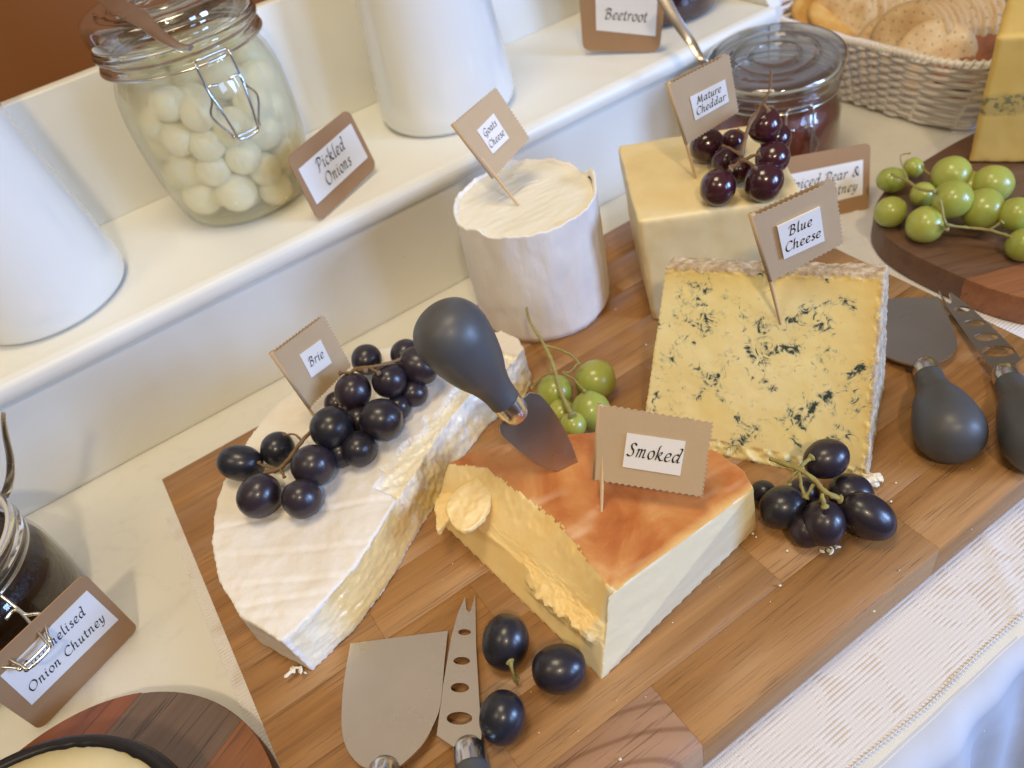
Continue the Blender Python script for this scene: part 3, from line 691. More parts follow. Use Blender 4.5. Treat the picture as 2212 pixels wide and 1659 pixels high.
# ---------------------------------------------------------------- cheeses
# brie
brie = empty('brie_wedge', (0.03, 0.32, 0), 'half wheel of white-rinded brie with a soft yellow cut side', 'cheese')
BZ = 0.027
top_px = [(608, 1386), (520, 1330), (470, 1250), (457, 1170), (468, 1080), (500, 1005), (560, 915), (610, 860), (680, 815), (760, 772), (860, 745), (960, 733), (1040, 722), (1083, 714), (1116, 729), (1130, 753), (1100, 790), (1011, 852), (939, 945), (891, 1025), (843, 1098), (766, 1223), (690, 1310)]
top = [at(u, v, BZ) for u, v in top_px]
cen = Vector((0.05, 0.30, 0))
bot = []
for i, p in enumerate(top):
    q = Vector((p.x, p.y, 0)); out = (q - Vector((0.06, 0.33, 0)))
    if i >= 16 or i == 0: q = q + Vector((0.55, -0.84, 0)) * 0.0065      # the cut side slumps outward
    else: q = q + out.normalized() * 0.001
    bot.append(q)
vs, fs = prism_data(bot, top)
cutn = Vector((0.47, -0.88, 0)).normalized()
c0 = (top[0] + top[15]) / 2; cutd = (top[15] - top[0]).normalized(); cutperp = Vector((cutd.y, -cutd.x, 0)).normalized()
def cut_dist(p): return (Vector(p) - top[0]).dot(cutperp)
def cut_pos(p): return (Vector(p) - top[0]).dot(cutd) / (top[15] - top[0]).length
def brie_disp(p, n):
    d = Vector((0, 0, 0)); t = cut_pos(p); cd = cut_dist(p)
    if n.z > 0.6:
        # pressed mat marks across the rind
        for a_, b_ in RIDGES:
            ab = b_ - a_; tt = min(1.1, max(-0.1, (p - a_).dot(ab) / ab.length_squared)); dd = (p - a_ - ab * tt); sd = dd.x * -ab.normalized().y + dd.y * ab.normalized().x + 0.0012 * nz(p, 45)
            if dd.length < 0.02: d.z -= 0.0006 * math.exp(-(sd / 0.0017) ** 2) - 0.0003 * math.exp(-((sd - 0.0026) / 0.0022) ** 2)
        d.z += 0.0009 * fbm(p, 24)
        # torn strip where the rind has come away
        if 0.42 < t < 0.97 and cd > -0.020 + 0.006 * nz(p, 90): d.z -= 0.0020 + 0.0022 * abs(fbm(p, 170, 3)); 
    if n.dot(cutn) > 0.35: d += n * ((0.0011 * fbm(p, 130, 5) + 0.0014 * fbm(p, 55, 2)) if t > 0.42 else (0.0006 * fbm(p, 110, 5) + 0.0004 * fbm((p.x * .5, p.y * .5, p.z * 2.4), 260)))
    d += n * 0.0007 * fbm(p, 60, 1)
    if n.dot(cutn) < 0.2 and n.z < 0.9 and p.z > BZ - 0.004: d += n * 0.0010 * abs(nz(p, 420))
    if p.z < 0.001: d.z = max(d.z, -p.z + 0.0002) if n.z < -0.5 else d.z
    return d
RIDGES = [(at(*a_, BZ), at(*b_, BZ)) for a_, b_ in (((465, 1203), (764, 1177)), ((479, 1267), (694, 1250)), ((517, 1310), (680, 1288)), ((541, 1333), (642, 1331)), ((470, 1140), (790, 1085)), ((620, 900), (700, 850)), ((880, 1000), (960, 930)))]
me = remesh(vs, fs, 0.00095, brie_disp)
def brie_rind(p, n):
    t = cut_pos(p); cd = cut_dist(p)
    if n.z < -0.5: return True
    edge = 0.0012 * nz(p, 220) + 0.0008 * nz(p, 500)
    if 0.42 < t < 0.97 and cd > -0.019 + 0.006 * nz(p, 90) + edge * 2 and p.z > 0.006: return fbm(p, 120, 9) > 0.42
    if n.dot(cutn) > 0.5 and 0.015 < t < 0.985: return p.z > BZ - 0.0014 + edge or p.z < 0.0012 + edge * 0.5
    return True
split(me, brie_rind, 'rind', M['brie_rind'], 'paste', M['brie_paste'], brie)

# goats cheese
gx, gy, gr, gh = 0.2141, 0.401, 0.0468, 0.0868
goat = empty('goats_cheese', (gx, gy, 0), 'tall white log of goats cheese standing on end at the back of the board', 'cheese')
n = 160; vs, fs = [], []
lv = lin(0, 1, 90)
def goat_r(a, t):
    p = (math.cos(a) * 2, math.sin(a) * 2, t)
    return gr * (1.012 - 0.004 * t) + 0.0009 * nz(p, 2.0) + 0.0007 * fbm((math.cos(a) * 4, math.sin(a) * 4, t * 3.0), 1.0, 4) + (-0.0025 * math.exp(-(t / 0.035) ** 2))
def goat_top(a):
    t = gh + 0.0010 * fbm((math.cos(a) * 9, math.sin(a) * 9, 0), 1.0, 2) + 0.0008 * nz((math.cos(a) * 40, math.sin(a) * 40, 0), 1)
    d = (math.degrees(a) + 360) % 360
    t += 0.0058 * math.exp(-((d - 336) / 11) ** 2) - 0.0055 * math.exp(-((d - 362) / 9) ** 2) - 0.0055 * math.exp(-((d + 360 - 362) / 9) ** 2)
    t += 0.003 * math.exp(-((d - 72) / 10) ** 2) + 0.0025 * math.exp(-((d - 196) / 7) ** 2)
    return t
for t in lv:
    for k in range(n):
        a = 2 * PI * k / n; r_ = goat_r(a, t); vs.append((gx + r_ * math.cos(a), gy + r_ * math.sin(a), goat_top(a) * t))
for dr, dz in ((-0.0010, 0.0002), (-0.0021, -0.0010), (-0.0026, -0.0050)):
    for k in range(n):
        a = 2 * PI * k / n; r_ = goat_r(a, 1.0) + dr + 0.0003 * nz((a * 20, 0, dz * 1000), 1); vs.append((gx + r_ * math.cos(a), gy + r_ * math.sin(a), goat_top(a) + dz))
for i in range(len(lv) + 2):
    for k in range(n):
        a_, b_ = i * n + k, i * n + (k + 1) % n; fs.append((a_, b_, b_ + n, a_ + n))
fs.append(tuple(range(n - 1, -1, -1)))
mesh('rind', vs, fs, M['goat_rind'], goat)
vs, fs = [], []; NR = 46
for i in range(NR + 1):
    for k in range(n):
        a = 2 * PI * k / n; f = i / NR; r_ = (goat_r(a, 1.0) - 0.0014) * f
        x, y = r_ * math.cos(a), r_ * math.sin(a); p = (x, y, 0)
        z = gh - 0.0018 + 0.00035 * fbm((x * 0.6, y * 2.2, 0), 120) + 0.0006 * fbm(p, 30)
        z -= 0.0016 * max(0, 1 - abs(y - 0.012 - 0.004 * nz(p, 60)) / 0.0006) * (1 if -0.012 < x < 0.02 else 0)
        z += 0.0020 * max(0, fbm(p, 130, 6)) * math.exp(-(((x - 0.012) ** 2 + (y - 0.033) ** 2) / 0.00018)) - 0.003 * math.exp(-(((x - 0.036) ** 2 + (y - 0.002) ** 2) / 0.00006))
        z -= 0.0012 * math.exp(-((1 - f) / 0.03) ** 2)
        vs.append((gx + x, gy + y, z))
for i in range(NR):
    for k in range(n):
        a_, b_ = i * n + k, i * n + (k + 1) % n; fs.append((a_, a_ + n, b_ + n, b_))
mesh('paste', vs, fs, M['goat_paste'], goat)

# mature cheddar
ched = empty('cheddar_block', (0.32, 0.34, 0), 'tall smooth block of pale yellow cheddar behind the blue cheese, red grapes on top', 'cheese')
FL = Vector((0.2526, 0.3279, 0)); CH = 0.0798
bl_ = Vector((0.305, 0.412, 0)); ex = Vector((0.82, -0.57, 0)).normalized() * 0.098
bot = [FL, FL + ex, bl_ + ex * 1.03, bl_]; off = Vector((-0.0035, 0.003, 0))
top = [Vector((p.x, p.y, CH)) + off for p in bot]
vs, fs = prism_data(bot, top)
me = remesh(vs, fs, 0.0019, lambda p, n: n * (0.0010 * fbm(p, 24) + 0.0003 * fbm(p, 120)) if p.z > 0.002 else Vector((0, 0, 0)))
md = bpy.data.objects.new('paste', me); me.materials.append(M['cheddar']); me.polygons.foreach_set('use_smooth', [True] * len(me.polygons))
link(md, ched); md.location = -ched.location
sm_ = md.modifiers.new('soft', 'SMOOTH'); sm_.iterations = 8; sm_.factor = 0.7

# blue cheese
blue = empty('blue_cheese_wedge', (0.24, 0.23, 0), 'upright wedge of yellow blue-veined cheese leaning back with a crusty rind', 'cheese')
BLc, BRc = at(1385, 950), at(1872, 1050)
TLc = at(1438, 573, 0.085)
nb = (BRc - BLc).cross(TLc - BLc).normalized()
if nb.dot(EYE - BLc) < 0: nb = -nb
d = ray(1915, 590); TRc = EYE + d * ((BLc - EYE).dot(nb) / d.dot(nb))
hb = Vector((-nb.x, -nb.y, 0)).normalized()
bk = [BLc + hb * 0.075, BRc + hb * 0.075, TRc + hb * 0.013 + V(0, 0, -0.004), TLc + hb * 0.013 + V(0, 0, -0.004)]
vs = [BLc, BRc, TRc, TLc] + bk
fs = [(0, 1, 2, 3), (5, 4, 7, 6), (0, 4, 5, 1), (3, 2, 6, 7), (1, 5, 6, 2), (0, 3, 7, 4)]
ed_r = (TRc - BRc).normalized(); ed_t = (TRc - TLc).normalized()
tn = nb.cross(ed_t); tn = tn if tn.z > 0 else -tn
rn = nb.cross(ed_r); rn = rn if rn.dot(BRc - BLc) > 0 else -rn
def blue_disp(p, n):
    q = n * (0.0003 * fbm(p, 60)); dt = (TRc - p).dot(tn); dr = (TRc - p).dot(rn)
    if n.dot(nb) > 0.7:
        if dt < 0.004 or dr < 0.003: q += n * 0.0008 * fbm(p, 300)
        if p.z < 0.007: q += n * 0.0022 * fbm(p, 170, 4)
    elif n.dot(tn) > 0.5 or n.dot(rn) > 0.5: q += n * 0.0009 * fbm(p, 260, 8)
    return q if p.z > 0.0008 else Vector((0, 0, 0))
BLUE_EDGES = [(tuple(tn), TRc.dot(tn), 0.016), (tuple(rn), TRc.dot(rn), 0.028)]
M['blue_paste'] = m_blue()
me = remesh(vs, fs, 0.00095, blue_disp)
def blue_rind(p, n):
    dt = (TRc - p).dot(tn); dr = (TRc - p).dot(rn); e = 0.0012 * nz(p, 260) + 0.0008 * nz(p, 600)
    if n.dot(nb) > 0.55: return dt < 0.0026 + e or dr < 0.0019 + e
    return n.dot(tn) > 0.3 or n.dot(rn) > 0.3 or (n.z > -0.5)
split(me, blue_rind, 'rind', M['blue_rind'], 'paste', M['blue_paste'], blue)

# smoked cheese
smk = empty('smoked_cheese_wedge', (0.12, 0.21, 0), 'quarter wheel of smoked cheese with a glossy orange rind and pale cut sides', 'cheese')
SZ = 0.037
topc = [at(1313, 1290, SZ), at(1628, 1056, SZ), at(1606, 1015, SZ), at(1548, 975, SZ), at(1440, 945, SZ), at(1290, 932, SZ), at(1190, 940, SZ), at(1110, 953, SZ), at(1015, 978, SZ), at(948, 1012, SZ)]
botc = [at(1300, 1470)] + [at(1635, 1142)] + [Vector((p.x + 0.001, p.y + 0.001, 0)) for p in topc[2:9]] + [at(948, 1125)]
vs, fs = prism_data(botc, topc)
F0 = topc[0]; Lp = topc[9]; Rp = topc[1]
ln_ = (Lp - F0).normalized(); lperp = Vector((-ln_.y, ln_.x, 0)); lperp = lperp if lperp.x < 0 else -lperp       # outward from the left cut
rn_ = (Rp - F0).normalized(); rperp = Vector((rn_.y, -rn_.x, 0)); rperp = rperp if rperp.y < 0 else -rperp
def sm_l(p): return (Vector((p.x, p.y, 0)) - Vector((F0.x, F0.y, 0))).dot(lperp), (Vector((p.x, p.y, 0)) - Vector((F0.x, F0.y, 0))).dot(ln_) / (Lp - F0).length
def smk_w(t): return 0.0035 + 0.0125 * min(1, max(0, (t - 0.04) / 0.34)) * (1 if t < 0.84 else max(0.15, (1 - t) / 0.16))
def smk_disp(p, n):
    q = n * 0.0005 * fbm(p, 40); cd, t = sm_l(p)
    w_ = smk_w(t) + 0.0012 * nz(p, 80)
    if cd > -w_:                                                # the left side is pared away in a rough slope
        zm = SZ - min(1.0, (cd + w_) / (w_ + 0.004)) * 0.0185 - max(0, cd - 0.004) * 0.45 + (0.0011 * fbm(p, 170, 4) + 0.0006 * fbm(p, 480)) * (1.0 if cd < -w_ * 0.40 or (cd > 0.002 and t < 0.45) else 0.25) + (0.0012 * fbm(p, 300, 2) if cd > 0.003 and t < 0.45 else 0)
        if p.z > zm: q += V(0, 0, zm - p.z)
    if cd > -0.008 and n.z < 0.6 and p.z > 0.002 and 0.0 < t < 0.42 and p.z < SZ - 0.014:
        g = max(0, 1 - abs(p.z - 0.0150 + 0.006 * t) / 0.0055) * min(1, (0.42 - t) / 0.08, (t + 0.01) / 0.03); q += n * g * (0.0034 + 0.0030 * fbm(p, 230, 7))
    if n.dot(rperp) > 0.6: q = n * 0.00018 * fbm((p.x, p.y, p.z * 3), 60)
    return q if p.z > 0.0008 else Vector((0, 0, 0))
SMOKE_EDGE = [(tuple(rperp), F0.dot(rperp), 0.005), (tuple(lperp), F0.dot(lperp) - 0.002, 0.004)]
M['smoke_rind'] = m_smoke_rind()
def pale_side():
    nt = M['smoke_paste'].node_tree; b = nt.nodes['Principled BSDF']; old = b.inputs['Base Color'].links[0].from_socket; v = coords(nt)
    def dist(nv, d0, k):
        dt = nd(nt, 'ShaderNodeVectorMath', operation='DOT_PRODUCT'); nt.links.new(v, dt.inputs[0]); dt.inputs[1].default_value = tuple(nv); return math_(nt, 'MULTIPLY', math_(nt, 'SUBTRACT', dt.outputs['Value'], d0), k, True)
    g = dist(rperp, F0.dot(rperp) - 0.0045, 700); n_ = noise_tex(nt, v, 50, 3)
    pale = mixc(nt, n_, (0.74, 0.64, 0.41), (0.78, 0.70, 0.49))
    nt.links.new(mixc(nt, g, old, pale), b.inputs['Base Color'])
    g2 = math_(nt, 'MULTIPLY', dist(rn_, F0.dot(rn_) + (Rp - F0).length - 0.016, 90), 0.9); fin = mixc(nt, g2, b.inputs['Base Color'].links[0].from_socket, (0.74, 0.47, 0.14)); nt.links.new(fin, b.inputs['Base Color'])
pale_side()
me = remesh(vs, fs, 0.0009, smk_disp)
def smk_rind(p, n):
    cd, t = sm_l(p); e = 0.0022 * nz(p, 90) + 0.0012 * nz(p, 260)
    if n.z < -0.4: return True
    if n.z < 0.8 and n.dot(lperp) > 0.3: return False
    if p.z < SZ - 0.011 and cd > -0.03: return False
    rd = (Vector((p.x, p.y, 0)) - Vector((F0.x, F0.y, 0))).dot(rperp)
    if n.dot(rperp) > 0.55 and rd > -0.016: return False
    if cd > -smk_w(t) + 0.0006 + e * 0.7 and t > 0.02: return False
    if cd > -0.0012 + e * 0.5 and n.z < 0.8 and t > -0.05: return False
    if t < 0.04 and cd > -0.005 + e and p.z > SZ - 0.02 and rd < 0.004: return False
    if rd > -0.0012 + e * 0.4 and n.z < 0.85: return False
    return True
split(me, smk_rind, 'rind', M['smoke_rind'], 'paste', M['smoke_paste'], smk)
# curled shaving hanging over the left corner, and torn lumps at the front tip
def slab(name, px, z, th, mat_, parent, bend=0.0):
    pts = [at(u, v, z) for u, v in px]; c = sum(pts, Vector()) / len(pts)
    ol = smooth_path(pts, 3, True)
    t_ = [p + V(0, 0, th) + V(0, 0, bend * (p - c).length) for p in ol]; b_ = [p + V(0, 0, bend * (p - c).length) for p in ol]
    v_, f_ = prism_data(b_, t_)
    me_ = remesh(v_, f_, 0.0008, lambda p, n: n * (0.0008 * fbm(p, 120, 3) + 0.0004 * fbm(p, 400)))
    me_.materials.append(mat_); me_.polygons.foreach_set('use_smooth', [True] * len(me_.polygons))
    o = bpy.data.objects.new(name, me_); link(o, parent)
    if parent: o.location = -parent.location
    return o
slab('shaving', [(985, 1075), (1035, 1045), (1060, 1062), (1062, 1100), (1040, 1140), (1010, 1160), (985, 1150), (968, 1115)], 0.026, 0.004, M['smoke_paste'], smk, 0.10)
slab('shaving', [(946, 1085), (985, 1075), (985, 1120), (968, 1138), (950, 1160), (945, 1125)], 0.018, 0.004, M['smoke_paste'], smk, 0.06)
# layered cheese at the right edge, on the round dark board
lay = empty('layered_cheese', (0.565, 0.29, -0.003), 'tall yellow cheese block with a blue-veined layer through its middle, by the crackers', 'cheese')
bot = [V(0.541, 0.302, -0.003), V(0.571, 0.262, -0.003), V(0.66, 0.275, -0.003), V(0.62, 0.345, -0.003)]
top = [V(0.541, 0.302, 0.092), V(0.571, 0.262, 0.092), V(0.66, 0.275, 0.092), V(0.62, 0.345, 0.092)]
vs, fs = prism_data(bot, top)
me = remesh(vs, fs, 0.0025, lambda p, n: n * 0.0010 * fbm(p, 25)); me.transform(Matrix.Translation(-Vector((0.565, 0.29, 0.043))))
me.materials.append(M['layered']); me.polygons.foreach_set('use_smooth', [True] * len(me.polygons))
o = bpy.data.objects.new('paste', me); link(o, lay); o.location = (0, 0, 0.046)

# black waxed cheese and its round board, lower left
def round_board(name, label, cx, cy, ax_, ay_, ex_, z0, z1, ang, strips, mts):
    t = empty(name, (cx, cy, z0), label, 'wooden board')
    pts = []
    for k in range(120):
        a = 2 * PI * k / 120; ca, sa = math.cos(a), math.sin(a); r_ = (abs(ca / ax_) ** ex_ + abs(sa / ay_) ** ex_) ** (-1 / ex_); pts.append((r_ * ca, r_ * sa))
    Rm = Matrix.Rotation(ang, 4, 'Z')
    lo, hi = -max(ax_, ay_), max(ax_, ay_)
    edges = [lo + (hi - lo) * s for s in strips]
    for a, b, mt in zip(edges, edges[1:], mts):
        # clip the outline to the strip a < y < b
        poly = [(p[0] * math.cos(-ang) - p[1] * math.sin(-ang), p[0] * math.sin(-ang) + p[1] * math.cos(-ang)) for p in pts]
        for lim, sg in ((a + 0.00008, 1), (b - 0.00008, -1)):
            out = []
            for i in range(len(poly)):
                p, q = poly[i], poly[(i + 1) % len(poly)]; ip, iq = (p[1] - lim) * sg >= 0, (q[1] - lim) * sg >= 0
                if ip: out.append(p)
                if ip != iq:
                    s_ = (lim - p[1]) / (q[1] - p[1]); out.append((p[0] + (q[0] - p[0]) * s_, lim))
            poly = out
            if len(poly) < 3: break
        if len(poly) < 3: continue
        poly = [p for i, p in enumerate(poly) if math.hypot(p[0] - poly[i - 1][0], p[1] - poly[i - 1][1]) > 2e-4]
        bm = bmesh.new(); top_ = [bm.verts.new((x, y, z1 - z0)) for x, y in poly]; bot_ = [bm.verts.new((x, y, 0)) for x, y in poly]; n_ = len(poly)
        ft = bm.faces.new(top_); bm.faces.new(bot_[::-1])
        for i in range(n_): bm.faces.new((top_[i], bot_[i], bot_[(i + 1) % n_], top_[(i + 1) % n_]))
        bmesh.ops.recalc_face_normals(bm, faces=bm.faces[:])
        outer = [e for e in ft.edges if not (abs(e.verts[0].co.y - e.verts[1].co.y) < 1e-5 and min(abs(e.verts[0].co.y - a), abs(e.verts[0].co.y - b)) < 4e-4)]
        bmesh.ops.bevel(bm, geom=outer, offset=0.0012, segments=2, affect='EDGES', profile=0.5, clamp_overlap=True)
        me_ = bpy.data.meshes.new('strip'); bm.to_mesh(me_); bm.free(); me_.materials.append(mt)
        me_.polygons.foreach_set('use_smooth', [True] * len(me_.polygons)); me_.set_sharp_from_angle(angle=R(40))
        o = bpy.data.objects.new('plank', me_); link(o, t); o.rotation_euler = (0, 0, ang)
    return t
round_board('round_board', 'round dark acacia board in the lower left corner under the black waxed cheese', -0.163, 0.222, 0.090, 0.090, 2.0, T + 0.003, -0.009, R(26), [0, 0.435, 0.78, 1.0], [M['ac_orange'], M['ac_grey'], M['ac_red']])
round_board('round_board', 'dark acacia board at the right under green grapes and the layered cheese', 0.535, 0.235, 0.112, 0.093, 3.0, T + 0.003, -0.004, R(-24), [0, 0.24, 0.52, 0.70, 1.0], [M['ac_orange'], M['ac_brown'], M['ac_grey'], M['ac_brown']])
wx = empty('waxed_cheese', (-0.182, 0.203, -0.009), 'round pale cheese in black wax with its top cut open, lower left corner', 'cheese')
wz = 0.024; vs, fs = lathe_data([(0.001, -0.0085), (0.078, -0.0085), (0.082, -0.004), (0.083, wz - 0.006), (0.0815, wz - 0.001), (0.0795, wz), (0.0765, wz - 0.0002), (0.0755, wz - 0.004)], 220, (-0.182, 0.203))
vs = [Vector(v) for v in vs]
for i, v in enumerate(vs):
    k = i // 220
    if k >= 6:
        a = 2 * PI * (i % 220) / 220; r_ = 1 - (0.012 * max(0, fbm((math.cos(a) * 12, math.sin(a) * 12, 0), 1.3)) + 0.008 * nz((math.cos(a) * 60, math.sin(a) * 60, 0), 1)); v.x = -0.182 + (v.x + 0.182) * r_; v.y = 0.203 + (v.y - 0.203) * r_
mesh('wax_rind', vs, fs, M['wax'], wx)
vs, fs = lathe_data([(0.0001, wz - 0.0012), (0.03, wz - 0.0012), (0.06, wz - 0.0012), (0.0785, wz - 0.0016), (0.079, 0.0)], 120, (-0.182, 0.203))
mesh('paste', vs, fs, M['pale_paste'], wx)

# ---------------------------------------------------------------- grapes
def unit_grape():
    bm = bmesh.new(); bmesh.ops.create_uvsphere(bm, u_segments=32, v_segments=22, radius=1.0)
    for v in bm.verts:
        c = v.co.copy(); k = math.exp(-((c.x - c.x) ** 2 + c.y ** 2 * 0 + (1 - abs(c.z)) ** 2) / 0.003)
        v.co = c * (1 + 0.034 * nz(c, 1.2, 2) + 0.006 * nz(c, 4.0, 5)) - Vector((0, 0, math.copysign(1, c.z))) * 0.05 * k * (1 if c.z > 0 else 0.5)
    for f in bm.faces: f.smooth = True
    me_ = bpy.data.meshes.new('grape'); bm.to_mesh(me_); bm.free(); return me_
UG = unit_grape(); GM = {}
def grape_mesh(mk):
    if mk not in GM:
        m_ = UG.copy(); m_.materials.append(M[mk]); GM[mk] = m_
    return GM[mk]
def place_grape(u, v, rp, z, mk, parent=None, el=1.0, ang=None, rest=None, name='grape'):
    """grape whose outline is rp pixels in radius; z = height of its centre, or rest = height of what it lies on"""
    if rest is not None:
        z = rest + 0.011
        for _ in range(6):
            c = at(u, v, z); r_ = rp * depth(c) / FPX; z = rest + r_ * 0.97
    c = at(u, v, z); r_ = rp * depth(c) / FPX
    o = bpy.data.objects.new(name, grape_mesh(mk)); link(o, parent)
    # long axis: lies in the picture plane at angle ang (degrees, anticlockwise from right)
    right, up_ = V(AX[0][0], AX[1][0], AX[2][0]), -V(AX[0][1], AX[1][1], AX[2][1])
    if ang is None: ax3 = Vector((random.uniform(-1, 1), random.uniform(-1, 1), random.uniform(-.4, 1))).normalized()
    else: ax3 = right * math.cos(R(ang)) + up_ * math.sin(R(ang))
    Mx = along(c if not parent else c - parent.location, ax3)
    o.matrix_local = Mx @ Matrix.Diagonal((r_, r_, r_ * el, 1)) if ang is not None else Mx @ Matrix.Diagonal((r_, r_, r_ * random.uniform(1.0, 1.06), 1))
    return o, c, r_
def bunch(label, spec, mk, base, group=None):
    t = empty('grape_bunch', base, label, 'grapes', group)
    res = [place_grape(*s_[:3], s_[3], mk, t, *(s_[4:] if len(s_) > 4 else ())) for s_ in spec]
    return t, res
def stems(t, paths, mt, name='stem'):
    mb = MB()
    for pts, r0, r1 in paths:
        P3 = [at(*p) for p in pts]; k = len(P3)
        mb.tube(P3, [r0 + (r1 - r0) * i / (k - 1) for i in range(k)], 8, sm=6)
        # little collar at the end
        e = P3[-1]; dv = (P3[-1] - P3[-2]).normalized(); mb.tube([e - dv * 0.0012, e, e + dv * 0.0006], [r1, r1 * 1.9, r1 * 1.6], 8, sm=3)
    o = mb.build(name, mt, t)
    for v in o.data.vertices: v.co += Vector((nz(v.co, 500), nz(v.co, 500, 3), nz(v.co, 500, 7))) * 0.00055
    return o

b0 = BZ
t, _ = bunch('long bunch of black grapes lying across the brie rind', [
    (519, 1000, 39, b0 + .011, 1.30, -8), (600, 970, 37, b0 + .010), (560, 1071, 46, b0 + .012, 1.1, 50), (652, 1077, 43, b0 + .011),
    (676, 1006, 46, b0 + .016), (716, 925, 46.5, b0 + .020), (775, 970, 38, b0 + .010), (824, 906, 46, b0 + .016, 1.06, 0),
    (763, 846, 40, b0 + .021, 1.08, 80), (841, 822, 38, b0 + .022), (792, 777, 33, b0 + .013), (893, 849, 30, b0 + .009),
    (860, 880, 27, b0 + .008), (905, 790, 42, b0 + .020, 1.1, -20), (877, 766, 34, b0 + .012), (726, 871, 26, b0 + .009), (775, 905, 34, b0 + .009), (735, 980, 30, b0 + .008)],
    'g_black', (0.03, 0.33, b0))
Z = b0
stems(t, [([(575, 1020, Z + .014), (603, 1013, Z + .016), (625, 990, Z + .016), (655, 950, Z + .02), (690, 915, Z + .018), (735, 880, Z + .018), (745, 835, Z + .026), (752, 812, Z + .030), (770, 797, Z + .032), (800, 793, Z + .034), (835, 786, Z + .033), (868, 775, Z + .028)], 0.0013, 0.0010),
          ([(603, 1013, Z + .016), (570, 1006, Z + .014), (560, 1000, Z + .013)], 0.0009, 0.0007), ([(606, 1013, Z + .016), (614, 1030, Z + .014)], 0.0009, 0.0007),
          ([(650, 955, Z + .018), (640, 940, Z + .02), (615, 938, Z + .02)], 0.0007, 0.0006),
          ([(760, 805, Z + .031), (735, 806, Z + .032)], 0.0010, 0.0009), ([(800, 795, Z + .034), (818, 806, Z + .034)], 0.0009, 0.0009), ([(775, 800, Z + .032), (790, 800, Z + .036)], 0.0009, 0.0010)], M['stem_dry'])
c0_ = CH
t, _ = bunch('small bunch of dark red grapes sitting on top of the cheddar block', [
    (1527, 315, 36.5, c0_ + .011, 1.03, 10), (1583, 306, 26, c0_ + .009), (1652, 271, 36, c0_ + .032, 1.05, 60), (1676, 300, 33, c0_ + .020),
    (1569, 348, 31, c0_ + .009), (1669, 341, 36, c0_ + .018), (1597, 368, 27, c0_ + .008), (1551, 405, 39.5, None, 1.0, 0, c0_), (1650, 393, 42.5, None, 1.0, 0, c0_ )],
    'g_red', (0.31, 0.32, c0_))
Z = c0_
stems(t, [([(1666, 150, Z + .066), (1664, 185, Z + .058), (1655, 212, Z + .052), (1640, 238, Z + .046), (1618, 272, Z + .040), (1606, 318, Z + .032), (1600, 348, Z + .026), (1578, 364, Z + .022)], 0.0008, 0.0013),
          ([(1648, 225, Z + .050), (1660, 240, Z + .046)], 0.0012, 0.0010), ([(1602, 335, Z + .030), (1572, 318, Z + .024), (1563, 316, Z + .022)], 0.0008, 0.0007), ([(1612, 290, Z + .034), (1595, 282, Z + .024)], 0.0008, 0.0007),
          ([(1600, 350, Z + .027), (1622, 338, Z + .030), (1640, 334, Z + .031)], 0.0010, 0.0008), ([(1600, 346, Z + .027), (1620, 352, Z + .030), (1632, 362, Z + .030)], 0.0009, 0.0008)], M['stem_dry'])
t, _ = bunch('cluster of black grapes on the board below the blue cheese', [
    (1785, 991, 43, 0.029, 1.17, 20), (1691, 1096, 47, 0.0125, 1.08, 15), (1779, 1130, 46, 0.014, 1.12, 90), (1876, 1115, 47, 0.0135, 1.36, -35),
    (1838, 1066, 44, 0.012, 1.1, -20), (1649, 1064, 27, 0.008), (1735, 1065, 34, 0.009), (1742, 1146, 38, 0.009)], 'g_black', (0.23, 0.15, 0))
stems(t, [([(1663, 991, .031), (1700, 1004, .033), (1727, 1015, .034), (1755, 1033, .034), (1780, 1060, .033), (1800, 1072, .032), (1815, 1078, .030)], 0.0011, 0.0013),
          ([(1727, 1013, .034), (1738, 1000, .036), (1754, 988, .037)], 0.0010, 0.0011), ([(1722, 1018, .034), (1708, 1032, .032), (1704, 1045, .028)], 0.0007, 0.0007),
          ([(1726, 1022, .034), (1731, 1050, .032), (1739, 1072, .029)], 0.0008, 0.0009), ([(1756, 1047, .033), (1748, 1063, .031), (1741, 1074, .029)], 0.0007, 0.0009), ([(1776, 1066, .033), (1778, 1080, .032), (1782, 1094, .029)], 0.0008, 0.0011)], M['stem'])
t, _ = bunch('few green grapes on a bare stalk between the goats cheese and the smoked cheese', [
    (1286, 821, 44, None, 1.05, 20, 0.0), (1199, 848, 39, None, 1.05, 90, 0.0), (1276, 888, 43, 0.015, 1.05, 70), (1213, 892, 31, 0.008), (1238, 918, 29, 0.017)], 'g_green', (0.19, 0.29, 0))
stems(t, [([(1137, 663, .052), (1143, 690, .046), (1158, 718, .042), (1175, 745, .038), (1190, 775, .035), (1203, 815, .031), (1213, 850, .029), (1226, 880, .027), (1236, 897, .026)], 0.0007, 0.0016),
          ([(1176, 746, .038), (1200, 752, .036), (1225, 762, .034), (1246, 778, .030), (1250, 786, .028)], 0.0007, 0.0008), ([(1247, 786, .03), (1232, 802, .028), (1215, 805, .028), (1240, 820, .027), (1262, 845, .027)], 0.0006, 0.0008),
          ([(1192, 800, .030), (1170, 815, .024), (1150, 838, .016)], 0.0006, 0.0008)], M['stem'])
zb = -0.004
t, _ = bunch('bunch of green grapes on the dark board at the right', [
    (1927, 389, 27, .006, 1.22, -5), (1924, 458, 33, None, 1, 0, zb), (1999, 485, 39.5, None, 1, 0, zb), (2057, 431, 41, .022), (2055, 378, 40, .015), (1994, 420, 26, .006),
    (2122, 451, 43, .014), (2144, 398, 40, .012), (2195, 464, 37, .014), (2212, 529, 36, None, 1, 0, zb), (1973, 362, 21, .006), (2090, 400, 30, .008)], 'g_green', (0.47, 0.25, zb))
